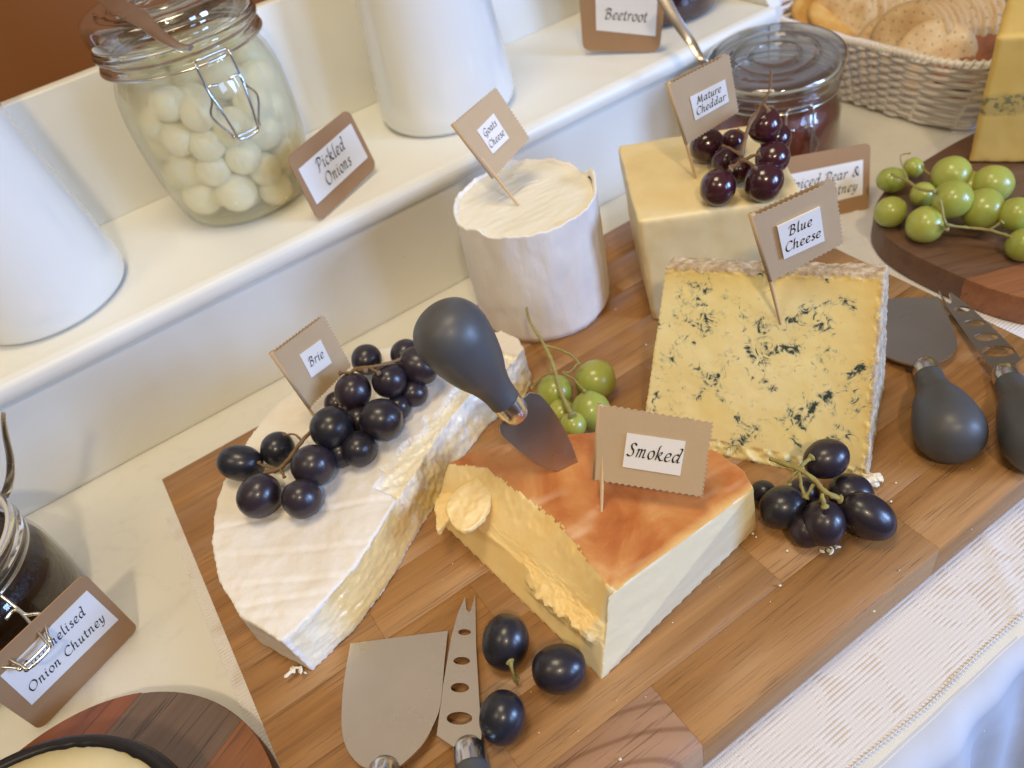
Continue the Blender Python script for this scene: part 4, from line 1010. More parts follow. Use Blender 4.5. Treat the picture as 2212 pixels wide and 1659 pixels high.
stems(t, [([(1925, 376, .020), (1960, 391, .024), (1985, 408, .026), (2020, 414, .030)], 0.0008, 0.0011), ([(1960, 391, .024), (1945, 340, .030), (1965, 331, .034)], 0.0005, 0.0004), ([(1990, 358, .014), (2005, 374, .016), (2020, 380, .016)], 0.0007, 0.0007),
          ([(2030, 430, .032), (2041, 479, .020), (2050, 487, .014), (2092, 492, .012), (2135, 497, .012), (2185, 512, .012)], 0.0009, 0.0010), ([(2135, 497, .012), (2165, 480, .018)], 0.0008, 0.0009), ([(2050, 484, .016), (2044, 493, .012)], 0.0010, 0.0012)], M['stem'])
LG = 'loose black grapes in front of the smoked cheese'
for lab_, a in (('loose black grape beside the fork tips with a scrap of dry stalk', (1092, 1387, 51, None, 'g_black', None, 1.20, 82, 0.0)),
                ('loose black grape nearest the front corner of the smoked cheese', (1208, 1445, 53, None, 'g_black', None, 1.16, 8, 0.0)),
                ('loose black grape lowest on the board, touching the pronged knife', (1085, 1550, 50, None, 'g_black', None, 1.16, 80, 0.0))):
    o, c, r_ = place_grape(*a, name='grape'); tag(o, lab_, 'grape', LG)
    if 'stalk' in lab_:
        mb = MB(); P3 = [at(1102, 1430, 0.016), at(1105, 1442, 0.015), at(1109, 1456, 0.012), at(1113, 1470, 0.006), at(1122, 1466, 0.006)]
        mb.tube(P3, [0.0017, 0.0008, 0.0007, 0.0010, 0.0006], 8); mb.tube([P3[3], at(1118, 1478, 0.003)], 0.0007, 6, sm=0); mb.tube([P3[0] + V(-.0016, 0, 0), P3[0] + V(0, 0, .0012), P3[0] + V(.0016, 0, 0)], 0.0008, 6)
        s_ = mb.build('stalk', M['stem'], None); s_.parent = o; s_.matrix_parent_inverse = o.matrix_basis.inverted()

# ---------------------------------------------------------------- knives
def pear_handle(L=0.066, Rb=0.0165, rn0=0.0078):
    pr = [(0.0001, 0), (rn0 * 0.9, 0.0), (rn0, 0.0006), (rn0 * 1.05, 0.008), (rn0 * 1.28, 0.016), (Rb * 0.74, 0.024), (Rb * 0.88, 0.033), (Rb * 0.97, 0.042), (Rb, 0.048), (Rb * 0.96, 0.054), (Rb * 0.82, 0.0595), (Rb * 0.60, 0.0632), (Rb * 0.32, 0.0654), (0.0001, 0.0660)]
    s_ = L / 0.066
    P_ = smooth_path([(r_, z_ * s_, 0) for r_, z_ in pr[2:]], 4); prof_ = [(0.0001, 0), (rn0 * 0.9, 0.0)] + [(max(p.x, 0.0001), p.y) for p in P_]
    return lathe_data(prof_, 48)
def knife(label, name, org, axis, normal, outline, holes, Lh, Rb, ferr=0.010, rn0=0.0078, group='cheese knives with grey handles', bax=None):
    """org = where blade meets ferrule; axis points from the blade into the handle; outline in (along blade away from handle, across)"""
    t = empty(name, org, label, 'knife', group)
    axis = Vector(axis).normalized()
    Mb = frame(org, -(bax or axis), normal)
    vs, fs = plate(outline, holes, 0.0011); o = mesh('blade', xform([(v[0], v[1], v[2] - 0.0005) for v in vs], Mb), fs, M['steel'], t, smooth=False)
    Mh = along(Vector(org) + axis * ferr, axis, Mb.to_3x3() @ Vector((0, 1, 0)))
    vs, fs = lathe_data([(0.0001, -0.004), (rn0 * 0.72, -0.003), (rn0 * 0.93, 0.0), (rn0 * 0.97, ferr * 0.5), (rn0 * 0.97, ferr + 0.0005), (0.0001, ferr + 0.0005)], 40)
    mesh('ferrule', xform(vs, along(org, axis, Mb.to_3x3() @ Vector((0, 1, 0)))), fs, M['chrome'], t, sharp=50)
    vs, fs = pear_handle(Lh, Rb, rn0); mesh('handle', xform(vs, Mh), fs, M['handle'], t)
    return t
def ell(cx, cy, a, b, n_=20): return [(cx + a * math.cos(2 * PI * k / n_), cy + b * math.sin(2 * PI * k / n_)) for k in range(n_)]
def px_outline(org, axis, normal, px, z=None):
    """pixels of a blade edge, dropped on the plane of the blade, in the blade's own coordinates"""
    Mb = frame(org, -Vector(axis).normalized(), normal); inv = Mb.inverted(); n_ = Mb.to_3x3() @ Vector((0, 0, 1)); out = []
    for u, v in px:
        d_ = ray(u, v); p = EYE + d_ * ((Vector(org) - EYE).dot(n_) / d_.dot(n_)); q = inv @ p; out.append((q.x, q.y))
    return out
def smooth2(pts, n_=5): return [(p.x, p.y) for p in smooth_path([(a, b, 0) for a, b in pts], n_)]
# blade driven into the smoked cheese, handle up
tip = at(1227, 1008, SZ - 0.0006); dt_ = depth(tip); FW = V(AX[0][2], AX[1][2], AX[2][2])
d_ = ray(1112, 892); fer = EYE + d_ * ((dt_ - 0.020) / d_.dot(FW))
d_ = ray(930, 668); hend = EYE + d_ * ((dt_ - 0.056) / d_.dot(FW))
axis = (hend - fer).normalized(); bax = (fer - tip).normalized()
side = bax.cross(EYE - fer).normalized(); nrm = side.cross(bax).normalized(); nrm = nrm if nrm.dot(EYE - fer) > 0 else -nrm
px = [(1144, 848), (1165, 853), (1190, 880), (1213, 917), (1232, 955), (1248, 998), (1204, 1017), (1170, 1006), (1130, 980), (1098, 953), (1082, 936), (1080, 922), (1090, 898)]
ol = px_outline(fer, bax, nrm, px)
dwn = 0.009
ol = smooth2(ol[:6], 4) + [(ol[5][0] + dwn, ol[5][1] * 0.8), (ol[6][0] + dwn, ol[6][1] * 0.8)] + smooth2(ol[6:], 4)
Lh = (hend - fer).length - 0.009
knife('small spade-shaped cheese knife stuck upright in the smoked cheese', 'spade_knife', fer, axis, nrm, ol, [], Lh, 0.0178, 0.0085, 0.0078, bax=bax)
# flat spatula, front
def flat_knife(label, name, org_px, end_px, px, holes_px, Lh, Rb, zb_=0.0042, zh=0.0150, rn0=0.0075, smooth_rng=None, group='cheese knives with grey handles', tipz=0.0012):
    org = at(*org_px, zb_ + 0.003); end = at(*end_px, zh); axis_ = (end - org).normalized()
    # blade rests on the board at its far end
    far = at(*px[0], tipz); nrm_ = V(0, 0, 1); ab = (org - far); ab.normalize()
    nn = V(0, 0, 1) - ab * ab.z; nn.normalize()
    ol_ = px_outline(org, ab, nn, px)
    hs = []
    for (u, v), rx_, ry_ in holes_px:
        pp = [(u + rx_ * math.cos(2 * PI * k / 18), v + ry_ * math.sin(2 * PI * k / 18)) for k in range(18)]
        hs.append(px_outline(org, ab, nn, pp))
    t_ = empty(name, org, label, 'knife', group)
    Mb = frame(org, -ab, nn); vs_, fs_ = plate(ol_, hs, 0.0012)
    mesh('blade', xform([(v[0], v[1], v[2] - 0.0006) for v in vs_], Mb), fs_, M['steel'], t_, smooth=False)
    vs_, fs_ = lathe_data([(0.0001, -0.004), (rn0 * 0.70, -0.003), (rn0 * 0.93, 0.0), (rn0 * 0.97, 0.005), (rn0 * 0.97, 0.0095), (0.0001, 0.0095)], 40)
    mesh('ferrule', xform(vs_, along(org, axis_)), fs_, M['chrome'], t_, sharp=50)
    vs_, fs_ = pear_handle(Lh, Rb, rn0); mesh('handle', xform(vs_, along(org + axis_ * 0.009, axis_)), fs_, M['handle'], t_)
    return t_
def curve_px(pts, n_=5): return [(p.x, p.y) for p in smooth_path([(a, b, 0) for a, b in pts], n_)]
flat_knife('broad flat cheese spatula lying on the front left of the board, handle out of view', 'cheese_spatula', (832, 1660), (800, 1835),
           [(758, 1391), (968, 1364)] + curve_px([(961, 1430), (953, 1517), (942, 1556), (915, 1607), (880, 1643), (858, 1660)]) + curve_px([(805, 1664), (776, 1652), (750, 1618), (739, 1570), (741, 1500), (749, 1440)]), [], 0.066, 0.0165)
flat_knife('pronged cheese knife with four oval holes, beside the loose black grapes', 'pronged_knife', (1012, 1617), (1040, 1800),
           [(1005, 1291), (1008, 1318), (1013, 1324), (1018, 1320), (1027, 1284), (1029, 1400), (1036, 1520), (1041, 1592), (1035, 1618), (985, 1618), (944, 1590), (958, 1480), (975, 1380), (990, 1325)],
           [((1004, 1367), 14, 6.5), ((998, 1429), 18, 8.5), ((994, 1487), 20, 10.5), ((993, 1553), 28, 14)], 0.066, 0.016)
flat_knife('flat cheese spatula half hidden behind the blue cheese at the right', 'cheese_spatula', (1998, 792), (2071, 978),
           [(1890, 648), (2026, 642)] + curve_px([(2050, 690), (2064, 725), (2066, 752), (2050, 772), (2020, 787)]) + curve_px([(1972, 790), (1935, 780), (1905, 764), (1880, 735), (1878, 690)]), [], 0.063, 0.0172, zh=0.0168)
flat_knife('pronged cheese knife with oval holes overlapping the right edge of the board', 'pronged_knife', (2170, 806), (2262, 985),
           [(2028, 629), (2036, 641), (2044, 655), (2052, 658), (2056, 652), (2050, 636), (2052, 632), (2090, 660), (2140, 705), (2180, 745), (2206, 778), (2192, 790), (2150, 800), (2133, 788), (2080, 715), (2045, 665)],
           [((2077, 669), 19, 6), ((2104, 699), 24, 7.5), ((2130, 729), 27, 9), ((2155, 760), 38, 12)], 0.066, 0.0168, zh=0.018, tipz=0.004)

# ---------------------------------------------------------------- flags and cards
GQ = [V(0.1871, 0.422, 0.1419), V(0.2245, 0.4298, 0.1483), V(0.2339, 0.4152, 0.1136), V(0.1989, 0.4068, 0.1053)]
GL = [V(0.1997, 0.4194, 0.1325), V(0.2154, 0.4231, 0.1362), V(0.219, 0.4162, 0.1201), V(0.2037, 0.4128, 0.117)]
flag('kraft paper flag reading Goats Cheese, stuck in the white log', GQ, GL, ['Goats', 'Cheese'], at(1120, 444, gh - 0.002))
BQ = [V(0.0265, 0.3807, 0.0847), V(0.0637, 0.3938, 0.0825), V(0.0651, 0.386, 0.0451), V(0.0307, 0.373, 0.0429)]
BLq = [V(0.0393, 0.3829, 0.0734), V(0.0546, 0.3881, 0.0722), V(0.0544, 0.3845, 0.056), V(0.0392, 0.3793, 0.0576)]
flag('kraft paper flag reading Brie, standing behind the black grapes', BQ, BLq, ['Brie'], at(693, 922, BZ), xh=0.0034)
CQ = [V(0.291, 0.3455, 0.1464), V(0.3284, 0.3356, 0.1524), V(0.3339, 0.333, 0.1146), V(0.3003, 0.3418, 0.1054)]
CL = [V(0.3029, 0.342, 0.1344), V(0.3249, 0.3361, 0.138), V(0.3271, 0.3351, 0.1239), V(0.3054, 0.3408, 0.119)]
flag('kraft paper flag reading Mature Cheddar, above the red grapes', CQ, CL, ['Mature', 'Cheddar'], at(1503, 386, CH))
UQ = [V(0.2349, 0.2252, 0.1367), V(0.2719, 0.211, 0.1439), V(0.279, 0.2078, 0.106), V(0.245, 0.2208, 0.0952)]
UL = [V(0.2458, 0.2209, 0.1277), V(0.265, 0.2135, 0.132), V(0.2687, 0.2119, 0.112), V(0.2497, 0.2191, 0.1079)]
flag('kraft paper flag with a thick label reading Blue Cheese', UQ, UL, ['Blue', 'Cheese'], V(0.2507, 0.2182, 0.0654), lt=0.0011)
SQ = [V(0.137, 0.2226, 0.0827), V(0.1699, 0.1822, 0.0776), V(0.1538, 0.1728, 0.0462), V(0.1211, 0.2117, 0.0497)]
SL = [V(0.141, 0.2087, 0.0716), V(0.1583, 0.188, 0.0696), V(0.1505, 0.1839, 0.055), V(0.1333, 0.2046, 0.0569)]
flag('wide kraft paper flag reading Smoked, stuck in the orange rind', SQ, SL, ['Smoked'], at(1299, 1105, SZ - 0.0005), xh=0.0042)
card('kraft card reading Pickled Onions, leaning against the jar of white onions', [V(0.1034, 0.5129, 0.1254), V(0.1643, 0.5427, 0.1264), V(0.1699, 0.5388, 0.0787), V(0.106, 0.5071, 0.0752)],
     [V(0.108, 0.5136, 0.1141), V(0.1614, 0.54, 0.1168), V(0.1647, 0.5378, 0.0892), V(0.1101, 0.5108, 0.0866)], ['Pickled', 'Onions'])
card('kraft card reading Spiced Pear, partly hidden behind the cheddar', [V(0.4218, 0.3832, 0.0248), V(0.4854, 0.3478, 0.0227), V(0.4758, 0.3345, -0.0262), V(0.4115, 0.3707, -0.0252)],
     [V(0.4263, 0.3761, 0.0119), V(0.4785, 0.3476, 0.0117), V(0.474, 0.3407, -0.0138), V(0.4206, 0.3688, -0.0166)], ['Spiced Pear &', 'Plum Chutney'], rows=[0.32, 0.72], rr=0.06, xh=0.00475)
def lean_quad(b0_, b1_, tpx, h_):
    """upright quad on base edge b0_ (left) b1_ (right); tpx = pixel of the top right corner"""
    e_ = (b1_ - b0_).normalized(); d_ = ray(*tpx); t_ = (b1_ - EYE).dot(e_) / d_.dot(e_); q = EYE + d_ * t_; u_ = (q - b1_); print('card height', u_.length); u_ = u_
    return [b0_ + u_, b1_ + u_, b1_, b0_]
cq = lean_quad(at(87, 1578, T + 0.001), at(300, 1357, T + 0.001), (182, 1238), 0.05)
nq = facing(cq)
def on_quad(q, px):
    n_ = facing(q); d_ = ray(*px); return EYE + d_ * ((q[2] - EYE).dot(n_) / d_.dot(n_))
card('kraft card reading Caramelised Onion Chutney in the lower left', cq, [on_quad(cq, p) for p in ((0, 1460), (187, 1275), (255, 1338), (68, 1522))], ['Caramelised', 'Onion Chutney'], rows=[0.28, 0.70], rr=0.07)
bq = [V(0.3877, 0.5646, 0.129), V(0.4315, 0.5086, 0.123), V(0.4266, 0.5158, 0.0755), V(0.3864, 0.5672, 0.0800)]
card('kraft card reading Beetroot at the top edge, on the white shelf', bq, [V(0.3964, 0.5534, 0.1315), V(0.4275, 0.5136, 0.1259), V(0.4251, 0.5174, 0.0888), V(0.3947, 0.5562, 0.0967)], ['Beetroot'], rows=[0.62], xh=0.0054)

# ---------------------------------------------------------------- jugs
def jug(label, cx, cy, r0, h_=0.26, taper=0.095):
    t_ = empty('ceramic_jug', (cx, cy, S), label, 'jug', 'tapering white ceramic jugs on the shelf')
    pr = [(0.0001, 0.0006), (r0 * 0.86, 0.0004), (r0 * 0.93, 0.0012), (r0 * 0.975, 0.0045), (r0, 0.0105), (r0 * 0.995, 0.018)]
    for i in range(1, 22):
        z_ = 0.018 + (h_ - 0.018) * i / 21; pr.append((r0 * 0.995 - taper * (z_ - 0.018) * (1 - 0.25 * z_ / h_), z_))
    ri = pr[-1][0]; pr += [(ri - 0.001, h_ + 0.0015), (ri - 0.003, h_ + 0.001), (ri - 0.004, h_ - 0.003), (r0 - 0.009, 0.02), (0.0001, 0.010)]
    vs_, fs_ = lathe_data([(r_, z_ + S) for r_, z_ in pr], 96, (cx, cy)); mesh('body', vs_, fs_, M['ceramic'], t_)
    hb_ = MB(); a_ = R(75); dx, dy = math.cos(a_), math.sin(a_)
    P_ = [V(cx + dx * r_, cy + dy * r_, S + z_) for r_, z_ in ((r0 * 0.78, h_ * 0.86), (r0 * 1.25, h_ * 0.88), (r0 * 1.45, h_ * 0.68), (r0 * 1.25, h_ * 0.42), (r0 * 0.84, h_ * 0.36))]
    hb_.tube(P_, 0.005, 12); hb_.build('handle', M['ceramic'], t_)
    return t_
jug('white ceramic jug cut by the left edge, left of the onion jar', -0.0737, 0.5751, 0.054, taper=0.13)
jug('white ceramic jug between the onion jar and the Beetroot card', 0.2613, 0.5872, 0.0562, taper=0.09)

# ---------------------------------------------------------------- clip-top jars
def smooth_prof(pr, n_=4): return [(max(p.x, 0.0001), p.y) for p in smooth_path([(a, b, 0) for a, b in pr], n_)]
def jar(label, cx, cy, z0, prof, group='clip-top glass jars'):
    """prof: outer (radius, height); thin glass body with a thick rim ring"""
    t_ = empty('glass_jar', (cx, cy, z0), label, 'jar', group)
    vs_, fs_ = lathe_data([(r_, z_ + z0) for r_, z_ in smooth_prof(prof)], 96, (cx, cy)); mesh('body', vs_, fs_, M['glass_thin'], t_)
    return t_
def torus(mb, cx, cy, z, r_, tr, n_=72, tilt=None):
    path = [V(cx + r_ * math.cos(2 * PI * k / n_), cy + r_ * math.sin(2 * PI * k / n_), z) for k in range(n_)]
    if tilt: path = [tilt @ p for p in path]
    mb.add(*tube_data(path, tr, 10, True))
def clasp(t_, cx, cy, z, r_, ang, drop=0.040, sp=0.011, sw=0.0, out=0.0):
    """wire band and hanging clasp; ang = direction of the clasp"""
    mb = MB(); torus(mb, cx, cy, z, r_ + 0.0008, 0.0009); d_ = V(math.cos(ang), math.sin(ang), 0); s_ = V(-d_.y, d_.x, 0)
    def Q(o_, a_, h_): return V(cx, cy, z) + d_ * (r_ + o_ + out * max(0, -h_) / drop) + s_ * a_ + V(0, 0, h_)
    mb.tube([Q(.001, -sp * .9, 0), Q(.003, -sp * .9, 0.004), Q(.003, -sp * .45, 0.0045), Q(.003, sp * .45, .0045), Q(.003, sp * .9, .004), Q(.001, sp * .9, 0)], 0.0010, 8, sm=3)
    mb.tube([Q(.003, -sp, 0.003), Q(.0045, -sp * 1.02, -drop * .25), Q(.006, -sp * 1.05, -drop * .42), Q(.0055, -sp * 1.45, -drop * .62), Q(.0065, -sp * .9, -drop * .93), Q(.0065, -sp * .75, -drop), Q(.0065, sp * .75, -drop), Q(.0065, sp * .9, -drop * .93), Q(.0055, sp * 1.45, -drop * .62), Q(.006, sp * 1.05, -drop * .42), Q(.0045, sp * 1.02, -drop * .25), Q(.003, sp, .003)], 0.00095, 8, sm=4)
    mb.tube([Q(.0045, -sp * .35, -drop * .28), Q(.0045, -sp * .95, -drop * .28), Q(.0075, -sp * .85, -drop * .6), Q(.0085, -sp * .7, -drop * .9), Q(.0085, -sp * .55, -drop * 1.04), Q(.0085, sp * .55, -drop * 1.04), Q(.0085, sp * .7, -drop * .9), Q(.0075, sp * .85, -drop * .6), Q(.0045, sp * .95, -drop * .28), Q(.0045, sp * .35, -drop * .28)], 0.00095, 8, sm=4)
    return mb.build('wire_clasp', M['wire'], t_)
def lid(t_, cx, cy, z, r_, tilt=None, nm='lid'):
    pr = smooth_prof([(0.0001, 0.0075), (r_ * 0.30, 0.0078), (r_ * 0.34, 0.0092), (r_ * 0.40, 0.0080), (r_ * 0.56, 0.0082), (r_ * 0.60, 0.0100), (r_ * 0.66, 0.0088), (r_ * 0.86, 0.0095), (r_ * 0.965, 0.0085), (r_, 0.0050), (r_ * 0.985, 0.0010), (r_ * 0.93, -0.0005), (r_ * 0.87, 0.0005), (r_ * 0.86, 0.0045), (r_ * 0.5, 0.0040), (0.0001, 0.0038)], 3)
    vs_, fs_ = lathe_data([(a, b + z) for a, b in pr], 96, (cx, cy))
    if tilt: vs_ = xform(vs_, tilt)
    return mesh(nm, vs_, fs_, M['lid_glass'], t_)
def handle_strip(label, name, pts, widths, th, cat, wdir, mat_=None, group=None):
    """bent flat metal handle of a fork or spoon"""
    t_ = empty(name, pts[0], label, cat, group); path = smooth_path(pts, 6); n_ = len(path); vs_, fs_ = [], []
    for i, p in enumerate(path):
        a, b = path[max(i - 1, 0)], path[min(i + 1, n_ - 1)]; tg = (b - a).normalized(); wd = (Vector(wdir) - tg * Vector(wdir).dot(tg)).normalized(); nn_ = tg.cross(wd)
        f_ = i / (n_ - 1) * (len(widths) - 1); k_ = min(int(f_), len(widths) - 2); w_ = widths[k_] + (widths[k_ + 1] - widths[k_]) * (f_ - k_)
        for sx_, sz_ in ((-1, -.6), (-.8, -1), (.8, -1), (1, -.6), (1, .6), (.8, 1), (-.8, 1), (-1, .6)): vs_.append(p + wd * w_ * sx_ + nn_ * th * sz_)
    for i in range(n_ - 1):
        for k_ in range(8): fs_.append((i * 8 + k_, i * 8 + (k_ + 1) % 8, (i + 1) * 8 + (k_ + 1) % 8, (i + 1) * 8 + k_))
    fs_ += [tuple(range(7, -1, -1)), tuple(range((n_ - 1) * 8, n_ * 8))]
    mesh('handle', vs_, fs_, mat_ or M['steel'], t_, sharp=50); return t_

# onion jar
jx, jy, jr, JS = 0.0833, 0.5904, 0.0552, 1.14
jt = jar('glass jar full of white pickled onions on the shelf, wire clip at its front', jx, jy, S, [(a_, b_ * JS) for a_, b_ in [(0.0001, 0.003), (0.030, 0.0015), (0.040, 0.001), (0.0475, 0.004), (0.0515, 0.013), (0.0550, 0.032), (0.0570, 0.055), (0.0565, 0.075), (0.0540, 0.088), (0.0500, 0.096), (0.0485, 0.100), (0.0520, 0.1025), (0.0545, 0.1045)]])
mb = MB(); zt = S + 0.1045 * JS
rp = smooth_prof([(0.0485, 0.0), (0.0535, 0.0005), (0.0550, 0.003), (0.0525, 0.0055), (0.0518, 0.007), (0.0545, 0.0085), (0.0555, 0.0110), (0.0545, 0.0135), (0.0515, 0.0145), (0.0490, 0.0135), (0.0478, 0.007), (0.0485, 0.0)], 3)
vs_, fs_ = lathe_data([(a, b + zt - 0.004) for a, b in rp], 96, (jx, jy)); mesh('rim', vs_, fs_, M['glass'], jt)
vd = Vector((jx, jy, 0)); cl_ang = math.atan2(at(497, 200, S + 0.08).y - jy, at(497, 200, S + 0.08).x - jx)
cl_ang = -math.pi / 2 + 0.10
clasp(jt, jx, jy, zt - 0.003, 0.0540, cl_ang, 0.046, 0.0115)
# the lid thrown back on its hinge
hinge = V(jx, jy + 0.057, zt + 0.010); tl = Matrix.Translation(V(0, 0, zt + 0.010)) @ Matrix.Diagonal((1, 1, 1.7, 1)) @ Matrix.Translation(V(0, 0, -(zt + 0.010)))
lid(jt, jx, jy, zt + 0.0115, 0.0550, tl)
hl = MB(); hl.tube([V(jx - 0.012, jy + 0.055, zt), V(jx - 0.012, jy + 0.064, zt + 0.010), V(jx - 0.010, jy + 0.060, zt + 0.024), V(jx + 0.010, jy + 0.060, zt + 0.024), V(jx + 0.012, jy + 0.064, zt + 0.010), V(jx + 0.012, jy + 0.055, zt)], 0.0010, 8); hl.build('wire_hinge', M['wire'], jt)
vs_, fs_ = lathe_data([(a_, S + b_ * JS) for a_, b_ in [(0.0001, 0.0035), (0.0462, 0.0045), (0.0503, 0.014), (0.0538, 0.032), (0.0557, 0.055), (0.0552, 0.075), (0.0520, 0.088), (0.0478, 0.0945), (0.0470, 0.099), (0.0001, 0.099)]], 72, (jx, jy))
br = mesh('brine', vs_, fs_, M['brine'], None); tag(br, 'pale yellow vinegar filling the jar round the onions', 'brine')
UO = UG.copy(); UO.materials.append(M['onion']); placed = []
def try_onion(x, y, z, r_):
    rad = math.hypot(x, y); lim = 0.0495 + 0.003 * math.sin(min(1, z / 0.06) * PI / 2)
    if rad + r_ > lim: return False
    for (a, b, c, q) in placed:
        if (a - x) ** 2 + (b - y) ** 2 + (c - z) ** 2 < ((q + r_) * 0.74) ** 2: return False
    placed.append((x, y, z, r_)); return True
rnd = random.Random(3)
for zc in [0.0150 + 0.0078 * i for i in range(11)]:
    for _ in range(500):
        r_ = rnd.uniform(0.0118, 0.0158); a = rnd.uniform(0, 2 * PI); rr_ = (0.0520 - r_ * 1.05) * (1 if rnd.random() < 0.75 else rnd.random())
        try_onion(rr_ * math.cos(a), rr_ * math.sin(a), zc + rnd.uniform(-0.002, 0.002), r_)
for (a, b, c, q) in placed:
    o = bpy.data.objects.new('pickled_onion', UO); link(o); o.location = (jx + a, jy + b, S + c); o.scale = (q, q, q * rnd.uniform(0.9, 1.04)); o.rotation_euler = (rnd.uniform(0, 6), rnd.uniform(0, 6), 0)
    tag(o, 'small white pickled onion packed among others inside the glass jar', 'pickled onion', 'pickled onions in the jar')
def on_depth(u, v, dp):
    d_ = ray(u, v); return EYE + d_ * (dp / d_.dot(V(AX[0][2], AX[1][2], AX[2][2])))
dj = depth((jx, jy, zt))
handle_strip('steel fork handle lying across the lid of the pickled onion jar', 'fork', [at(412, 104, zt + 0.0325), at(385, 100, zt + 0.0325), at(345, 76, zt + 0.0335), at(310, 45, zt + 0.035), at(255, 12, zt + 0.037), at(190, -40, zt + 0.040)], [0.0018, 0.0022, 0.0032, 0.0046, 0.0058, 0.0062], 0.0009, 'fork', (0.6, 0.5, 0.2))

# pear chutney jar
px_, py_, pr_ = 0.4849, 0.4445, 0.0546
def small_jar(label, cx, cy, z0, rr_, hh, cl_a, cont, contlab, contcat, lidtilt, closed=True, drop=0.036, out=0.0):
    pr = [(0.0001, 0.003), (rr_ * .6, 0.001), (rr_ * .86, 0.001), (rr_ * .95, 0.006), (rr_ * .985, 0.018), (rr_ * .985, hh * 0.42), (rr_ * .97, hh * 0.55), (rr_ * .90, hh * 0.64), (rr_ * .875, hh * 0.70), (rr_ * .90, hh * 0.74), (rr_ * .93, hh * .78)]
    t_ = jar(label, cx, cy, z0, pr)
    zt_ = z0 + hh * 0.76
    rp_ = smooth_prof([(rr_ * .86, 0), (rr_ * .93, 0.0005), (rr_ * .95, .003), (rr_ * .91, .0052), (rr_ * .91, .0066), (rr_ * .95, .0085), (rr_ * .95, .0115), (rr_ * .90, .0128), (rr_ * .86, .010), (rr_ * .86, 0)], 3)
    vs_, fs_ = lathe_data([(a, b + zt_) for a, b in rp_], 96, (cx, cy)); mesh('rim', vs_, fs_, M['glass'], t_)
    vs_, fs_ = lathe_data([(a, b + z0) for a, b in smooth_prof([(0.0001, .004), (rr_ * .84, .003), (rr_ * .94, .009), (rr_ * .965, .02), (rr_ * .965, hh * .42), (rr_ * .94, hh * .55), (rr_ * .87, hh * .64), (rr_ * .84, hh * .73), (rr_ * .6, hh * .75), (0.0001, hh * .74)], 3)], 72, (cx, cy))
    c_ = mesh(contcat.replace(' ', '_'), vs_, fs_, cont, None); tag(c_, contlab, contcat)
    if lidtilt is not None: lid(t_, cx, cy, zt_ + 0.014, rr_, lidtilt)
    g_ = MB(); torus(g_, cx, cy, zt_ + 0.0128, rr_ * .90, 0.0012); g_.build('seal', M['gasket'], t_)
    clasp(t_, cx, cy, z0 + hh * 0.715, rr_ * .905, cl_a, drop, 0.0105, out=out)
    return t_, zt_
hin = V(px_ + 0.035, py_ + 0.035, 0.05)
vdir = (EYE - V(px_, py_, 0)); vdir.z = 0; vdir.normalize()
ax_t = vdir.cross(V(0, 0, 1)); tm = Matrix.Translation(V(px_, py_, 0.06)) @ Matrix.Rotation(R(-5.0), 4, ax_t) @ Matrix.Translation(-V(px_, py_, 0.06))
HJ = 0.094
small_jar('clip-top jar of dark red chutney with a ridged glass lid, behind the cheddar', px_, py_, T + 0.0012, pr_, HJ, R(-115), M['chutney'], 'dark red pear chutney inside the jar behind the red grapes', 'chutney', tm, drop=0.046)
handle_strip('brown-reflecting steel spoon handle rising from behind the Mature Cheddar flag', 'spoon', [V(0.452, 0.452, 0.060), on_depth(1527, 140, 0.60), on_depth(1492, 90, 0.60), on_depth(1455, 35, 0.595), on_depth(1425, -20, 0.59)], [0.0022, 0.0026, 0.0034, 0.0042, 0.005], 0.0008, 'spoon', (0.8, -0.5, 0))
# beetroot jar at the top edge
small_jar('glass jar of dark beetroot standing behind the Beetroot card', 0.4900, 0.5870, S + 0.0002, 0.0520, 0.11, R(200), M['beet'], 'dark purple beetroot inside the jar at the top edge', 'beetroot', None)
# caramelised onion jar, lower left
cxj, cyj = -0.185, 0.410
small_jar('clip-top jar of near-black chutney cut by the left edge', cxj, cyj, T + 0.0012, 0.0525, 0.086, R(-66), M['chutney_dark'], 'near-black caramelised onion chutney inside the jar at the left edge', 'chutney', None, drop=0.011, out=0.034)
handle_strip('curved steel spoon handle standing in the dark chutney jar at the left edge', 'spoon', [on_depth(-6, 1092, 0.47), on_depth(12, 1065, 0.46), on_depth(22, 1030, 0.45), on_depth(22, 990, 0.44), on_depth(14, 950, 0.43), on_depth(8, 915, 0.42), on_depth(7, 892, 0.415)], [0.0024, 0.0024, 0.0022, 0.0020, 0.0017, 0.0013, 0.001], 0.0007, 'spoon', (0.8, -0.5, 0))

# ---------------------------------------------------------------- wicker basket of crackers
bc = V(0.655, 0.455, T); bx, by = 0.062, 0.122
bas = empty('wicker_basket', bc, 'white painted wicker basket of crackers in the top right corner', 'basket')
def rr_pt(a, hx, hy, e_=4.2):
    ca, sa = math.cos(a), math.sin(a); r_ = (abs(ca / hx) ** e_ + abs(sa / hy) ** e_) ** (-1 / e_); return r_ * ca, r_ * sa
def ring_pts(z, flare, n_, amp=0.0, ph=0, stakes=22, off=0.0):
    out = []; 
    for k in range(n_):
        a = 2 * PI * k / n_; x, y = rr_pt(a, bx + flare + off, by + flare + off); l_ = math.hypot(x, y)
        w_ = amp * math.sin(a * stakes + ph * PI); out.append(V(bc.x + x * (1 + w_ / l_), bc.y + y * (1 + w_ / l_), z + 0.0012 * nz((a * 3, ph, z * 40), 1)))
    return out
NS = 22
RZ = 0.041
for i in range(16):
    z = T + 0.004 + i * 0.0041; f_ = i / 15; mb = MB(); mb.add(*tube_data(ring_pts(z, 0.020 * f_ - 0.012, 264, 0.0022, i % 2, NS), 0.00195, 6, True)); o = mb.build('strand', M['wicker'], bas)
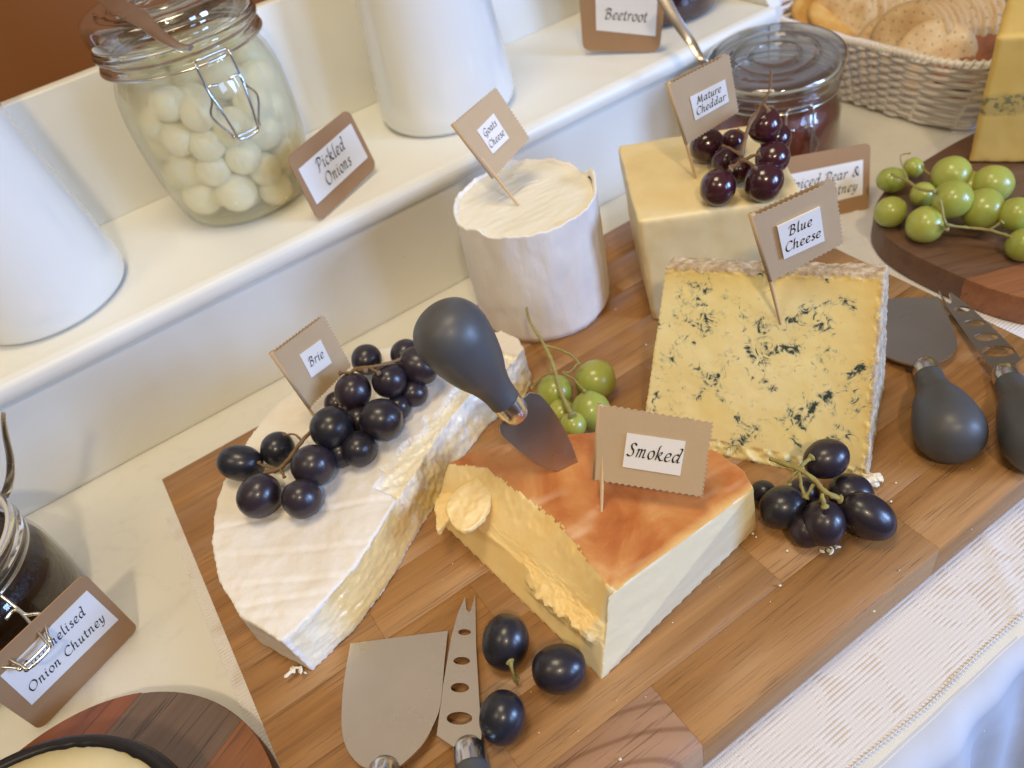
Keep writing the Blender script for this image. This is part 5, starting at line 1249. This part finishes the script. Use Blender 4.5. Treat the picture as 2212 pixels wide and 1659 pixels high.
for k in range(NS * 2):
    if k % 2: continue
    a = 2 * PI * (k + 0.0) / (NS * 2); mb = MB(); P_ = []
    for j in range(8):
        f_ = j / 7; x, y = rr_pt(a, bx + 0.020 * f_ - 0.012, by + 0.020 * f_ - 0.012); P_.append(V(bc.x + x, bc.y + y, T + 0.002 + (RZ - T) * f_))
    mb.tube(P_, 0.0018, 6, sm=2); mb.build('stake', M['wicker'], bas)
rim = ring_pts(RZ, 0.008, 900, 0, 0, NS); mb = MB()
core = ring_pts(RZ, 0.008, 120, 0, 0, NS); mb.add(*tube_data(core, 0.0026, 8, True))
coil = []
L_ = 0
for k, p in enumerate(rim):
    q = rim[(k + 1) % len(rim)]; tg = (q - p).normalized(); n1 = tg.cross(V(0, 0, 1)).normalized(); n2 = V(0, 0, 1); L_ += (q - p).length; a = L_ / 0.0050 * 2 * PI
    coil.append(p + n1 * (0.0030 * math.cos(a)) + n2 * (0.0030 * math.sin(a)))
# finer helix so that the wrapping shows as separate turns
fine = []
tot = L_; turns = int(tot / 0.0046); NN = turns * 10; per = len(rim)
for k in range(NN):
    f_ = k / NN * per; i0 = int(f_) % per; p = rim[i0].lerp(rim[(i0 + 1) % per], f_ - int(f_)); tg = (rim[(i0 + 1) % per] - rim[i0]).normalized(); n1 = tg.cross(V(0, 0, 1)).normalized(); a = k / 10 * 2 * PI
    fine.append(p + n1 * (0.0027 * math.cos(a)) + V(0, 0, 0.0027 * math.sin(a)))
mb.add(*tube_data(fine, 0.0014, 6, True)); mb.build('wrapped_rim', M['wicker'], bas)
vs_, fs_ = prism_data([V(p.x, p.y, T + 0.001) for p in ring_pts(T, -0.014, 60)], [V(p.x, p.y, T + 0.003) for p in ring_pts(T, -0.014, 60)]); mesh('base', vs_, fs_, M['wicker'], bas, smooth=False)

def disc_mesh(name, r_, th, mt, scal=0, oval=1.0):
    n_ = 72; vs_, fs_ = [], []
    def rad(a): return r_ * (1 + (0.03 * abs(math.sin(a * scal / 2)) if scal else 0) + 0.012 * nz((math.cos(a), math.sin(a), r_ * 100), 1.2))
    for ring_, z_ in ((0.0, th), (0.25, th), (0.5, th * 0.97), (0.75, th), (0.93, th), (1.0, th * 0.6), (1.0, th * 0.2), (0.94, 0), (0.0, 0)):
        for k in range(n_):
            a = 2 * PI * k / n_; R_ = rad(a) * ring_; x, y = R_ * math.cos(a) * oval, R_ * math.sin(a); vs_.append((x, y, z_ + 0.0005 * nz((x, y, 0), 90, r_ * 50) + 0.0006 * nz((x, y, 0), 30)))
    for i in range(8):
        for k in range(n_):
            a_, b_ = i * n_ + k, i * n_ + (k + 1) % n_; fs_.append((a_, a_ + n_, b_ + n_, b_))
    me_ = bpy.data.meshes.new(name); me_.from_pydata(vs_, [], fs_); me_.update(); me_.polygons.foreach_set('use_smooth', [True] * len(me_.polygons)); me_.materials.append(mt)
    bm = bmesh.new(); bm.from_mesh(me_); bmesh.ops.remove_doubles(bm, verts=bm.verts[:], dist=1e-6); bmesh.ops.recalc_face_normals(bm, faces=bm.faces[:]); bm.to_mesh(me_); bm.free(); return me_
CM = disc_mesh('cracker', 0.033, 0.0035, M['cracker']); CM2 = disc_mesh('cracker', 0.030, 0.0032, M['cracker'], 26); CG = disc_mesh('golden_cracker', 0.030, 0.006, M['cheese_cracker'], 0); CS = disc_mesh('seeded_cracker', 0.031, 0.0042, M['seeded'], 9)
def biscuit(me_, name, c, nrm_, label, group, cat='cracker', spin=0.0):
    o = bpy.data.objects.new(name, me_); link(o); o.matrix_world = along(c, nrm_) @ Matrix.Rotation(spin, 4, 'Z'); tag(o, label, cat, group); return o
ORD = ('first', 'second', 'third', 'fourth', 'fifth', 'sixth', 'seventh', 'eighth', 'ninth', 'tenth', 'eleventh')
# the two big ones at the front
biscuit(CM, 'cracker', at(2016, 128, 0.020), (-0.70, -0.42, 0.58), 'frontmost round cracker in the basket with rows of small holes', 'round crackers in the basket', spin=0.5)
biscuit(CM, 'cracker', at(1925, 108, 0.014), (-0.72, -0.30, 0.62), 'round cracker with small holes, left of the frontmost one by the rim', 'round crackers in the basket', spin=0.9)
for k in range(11):     # overlapping row running up to the right
    f_ = k / 10; c = at(1960 + 125 * f_, 92 - 36 * f_, 0.026 + 0.010 * f_)
    biscuit(CM, 'cracker', c, (-0.92, -0.16 + 0.08 * random.random(), 0.34), ORD[k] + ' cracker, counted from the left, of the long overlapping row', 'crackers in the long overlapping row', spin=random.uniform(0, 3))
for k in range(10):     # paler row at the back
    f_ = k / 9; c = at(1815 + 150 * f_, 38 - 18 * f_, 0.018 + 0.006 * f_)
    biscuit(CM2, 'cracker', c, (-0.86, -0.22 + 0.1 * random.random(), 0.42), ORD[k] + ' scalloped cracker, counted from the left, of the back row by the jar', 'scalloped crackers in the back row', spin=random.uniform(0, 3))
for k, (u, v) in enumerate(((1716, 6), (1752, 12), (1772, 34), (1806, 44))):
    biscuit(CG, 'golden_cracker', at(u, v, 0.014), (-0.25 + 0.1 * k, -0.4, 0.85), ORD[k] + ' golden baked cracker from the shelf corner, left end of the basket', 'golden crackers at the left end', spin=k)
for k, (u, v, z) in enumerate(((2090, 120, .022), (2112, 100, .026), (2135, 78, .030), (2185, 45, .030), (2095, 146, .012), (2165, 62, .026))):
    biscuit(CS, 'seeded_cracker', at(u, v, z), (-0.55, -0.30, 0.75 + 0.1 * (k % 3)), ('reddish seeded cracker lowest by the basket rim', 'reddish seeded cracker half covered, against the long cracker row', 'reddish seeded cracker on top beside the long cracker row', 'reddish seeded cracker farthest right behind the layered cheese', 'reddish seeded cracker tucked under the others at the rim', 'reddish seeded cracker behind the top corner of the layered cheese')[k], 'seeded crackers', 'seeded cracker', spin=k * 1.3)

# ---------------------------------------------------------------- crumbs
mb = MB(); rnd = random.Random(11)
def blob(c, r_, k):
    bm = bmesh.new(); bmesh.ops.create_icosphere(bm, subdivisions=1, radius=r_)
    for v in bm.verts: v.co = Vector((v.co.x * 1.2, v.co.y, v.co.z * 0.7)) * (1 + 0.5 * nz(v.co, 600, k)) + c
    mb.add([v.co.copy() for v in bm.verts], [tuple(q.index for q in f.verts) for f in bm.faces]); bm.free()
for u, v in ((1935, 1043), (1924, 1083), (1626, 1153), (1633, 1160), (1685, 1265), (1888, 1320), (1330, 668), (1395, 745), (1340, 1640), (1700, 1190)):
    blob(at(u, v, 0.0008), rnd.uniform(0.0004, 0.0009), u)
for k in range(50): blob(at(rnd.uniform(800, 2150), rnd.uniform(1000, 1600), 0.0003), rnd.uniform(0.00016, 0.00034), k)
def flakes(name, seeds, label, vox=0.0005, m_='crumb'):
    fb_ = MB(); rf = random.Random(4)
    for (u, v, z, r_, n_, sp_) in seeds:
        for k in range(n_):
            c = at(u + rf.gauss(0, sp_), v + rf.gauss(0, sp_ * 0.6), max(0.0008, z + rf.gauss(0, 0.0008))); bm = bmesh.new(); bmesh.ops.create_icosphere(bm, subdivisions=2, radius=r_ * rf.uniform(0.6, 1.2))
            q = Matrix.Rotation(rf.uniform(0, 6), 4, 'Z') @ Matrix.Rotation(rf.uniform(-.6, .6), 4, 'X')
            for v_ in bm.verts: v_.co = q @ Vector((v_.co.x * 1.7, v_.co.y * 0.8, v_.co.z * 0.6)) * (1 + 0.5 * nz(v_.co, 500, k)) + c
            fb_.add([v_.co.copy() for v_ in bm.verts], [tuple(q_.index for q_ in f.verts) for f in bm.faces]); bm.free()
    me_ = remesh(fb_.v, fb_.f, vox, lambda p, n: n * 0.0003 * fbm(p, 700)); me_.materials.append(M[m_]); me_.polygons.foreach_set('use_smooth', [True] * len(me_.polygons))
    o = bpy.data.objects.new(name, me_); link(o); recenter(o); return tag(o, label, 'crumb')
flakes('rind_crumb', [(1880, 1030, 0.004, 0.0020, 14, 9), (1893, 1045, 0.002, 0.0014, 5, 7)], 'white torn flake of rind at the lower right corner of the blue cheese')
flakes('rind_crumb', [(1774, 1189, 0.0012, 0.0010, 4, 7), (1803, 1184, 0.0015, 0.0011, 4, 7)], 'small white scrap of rind under the lowest grape of the right cluster')
flakes('rind_crumb', [(630, 1446, 0.004, 0.0013, 7, 9), (652, 1452, 0.002, 0.0010, 3, 5)], 'cream crumb at the near tip of the brie')
cr = mb.build('cheese_crumbs', M['crumb'], None); tag(cr, 'pale cheese crumbs scattered over the oak board', 'crumbs', kind='stuff')
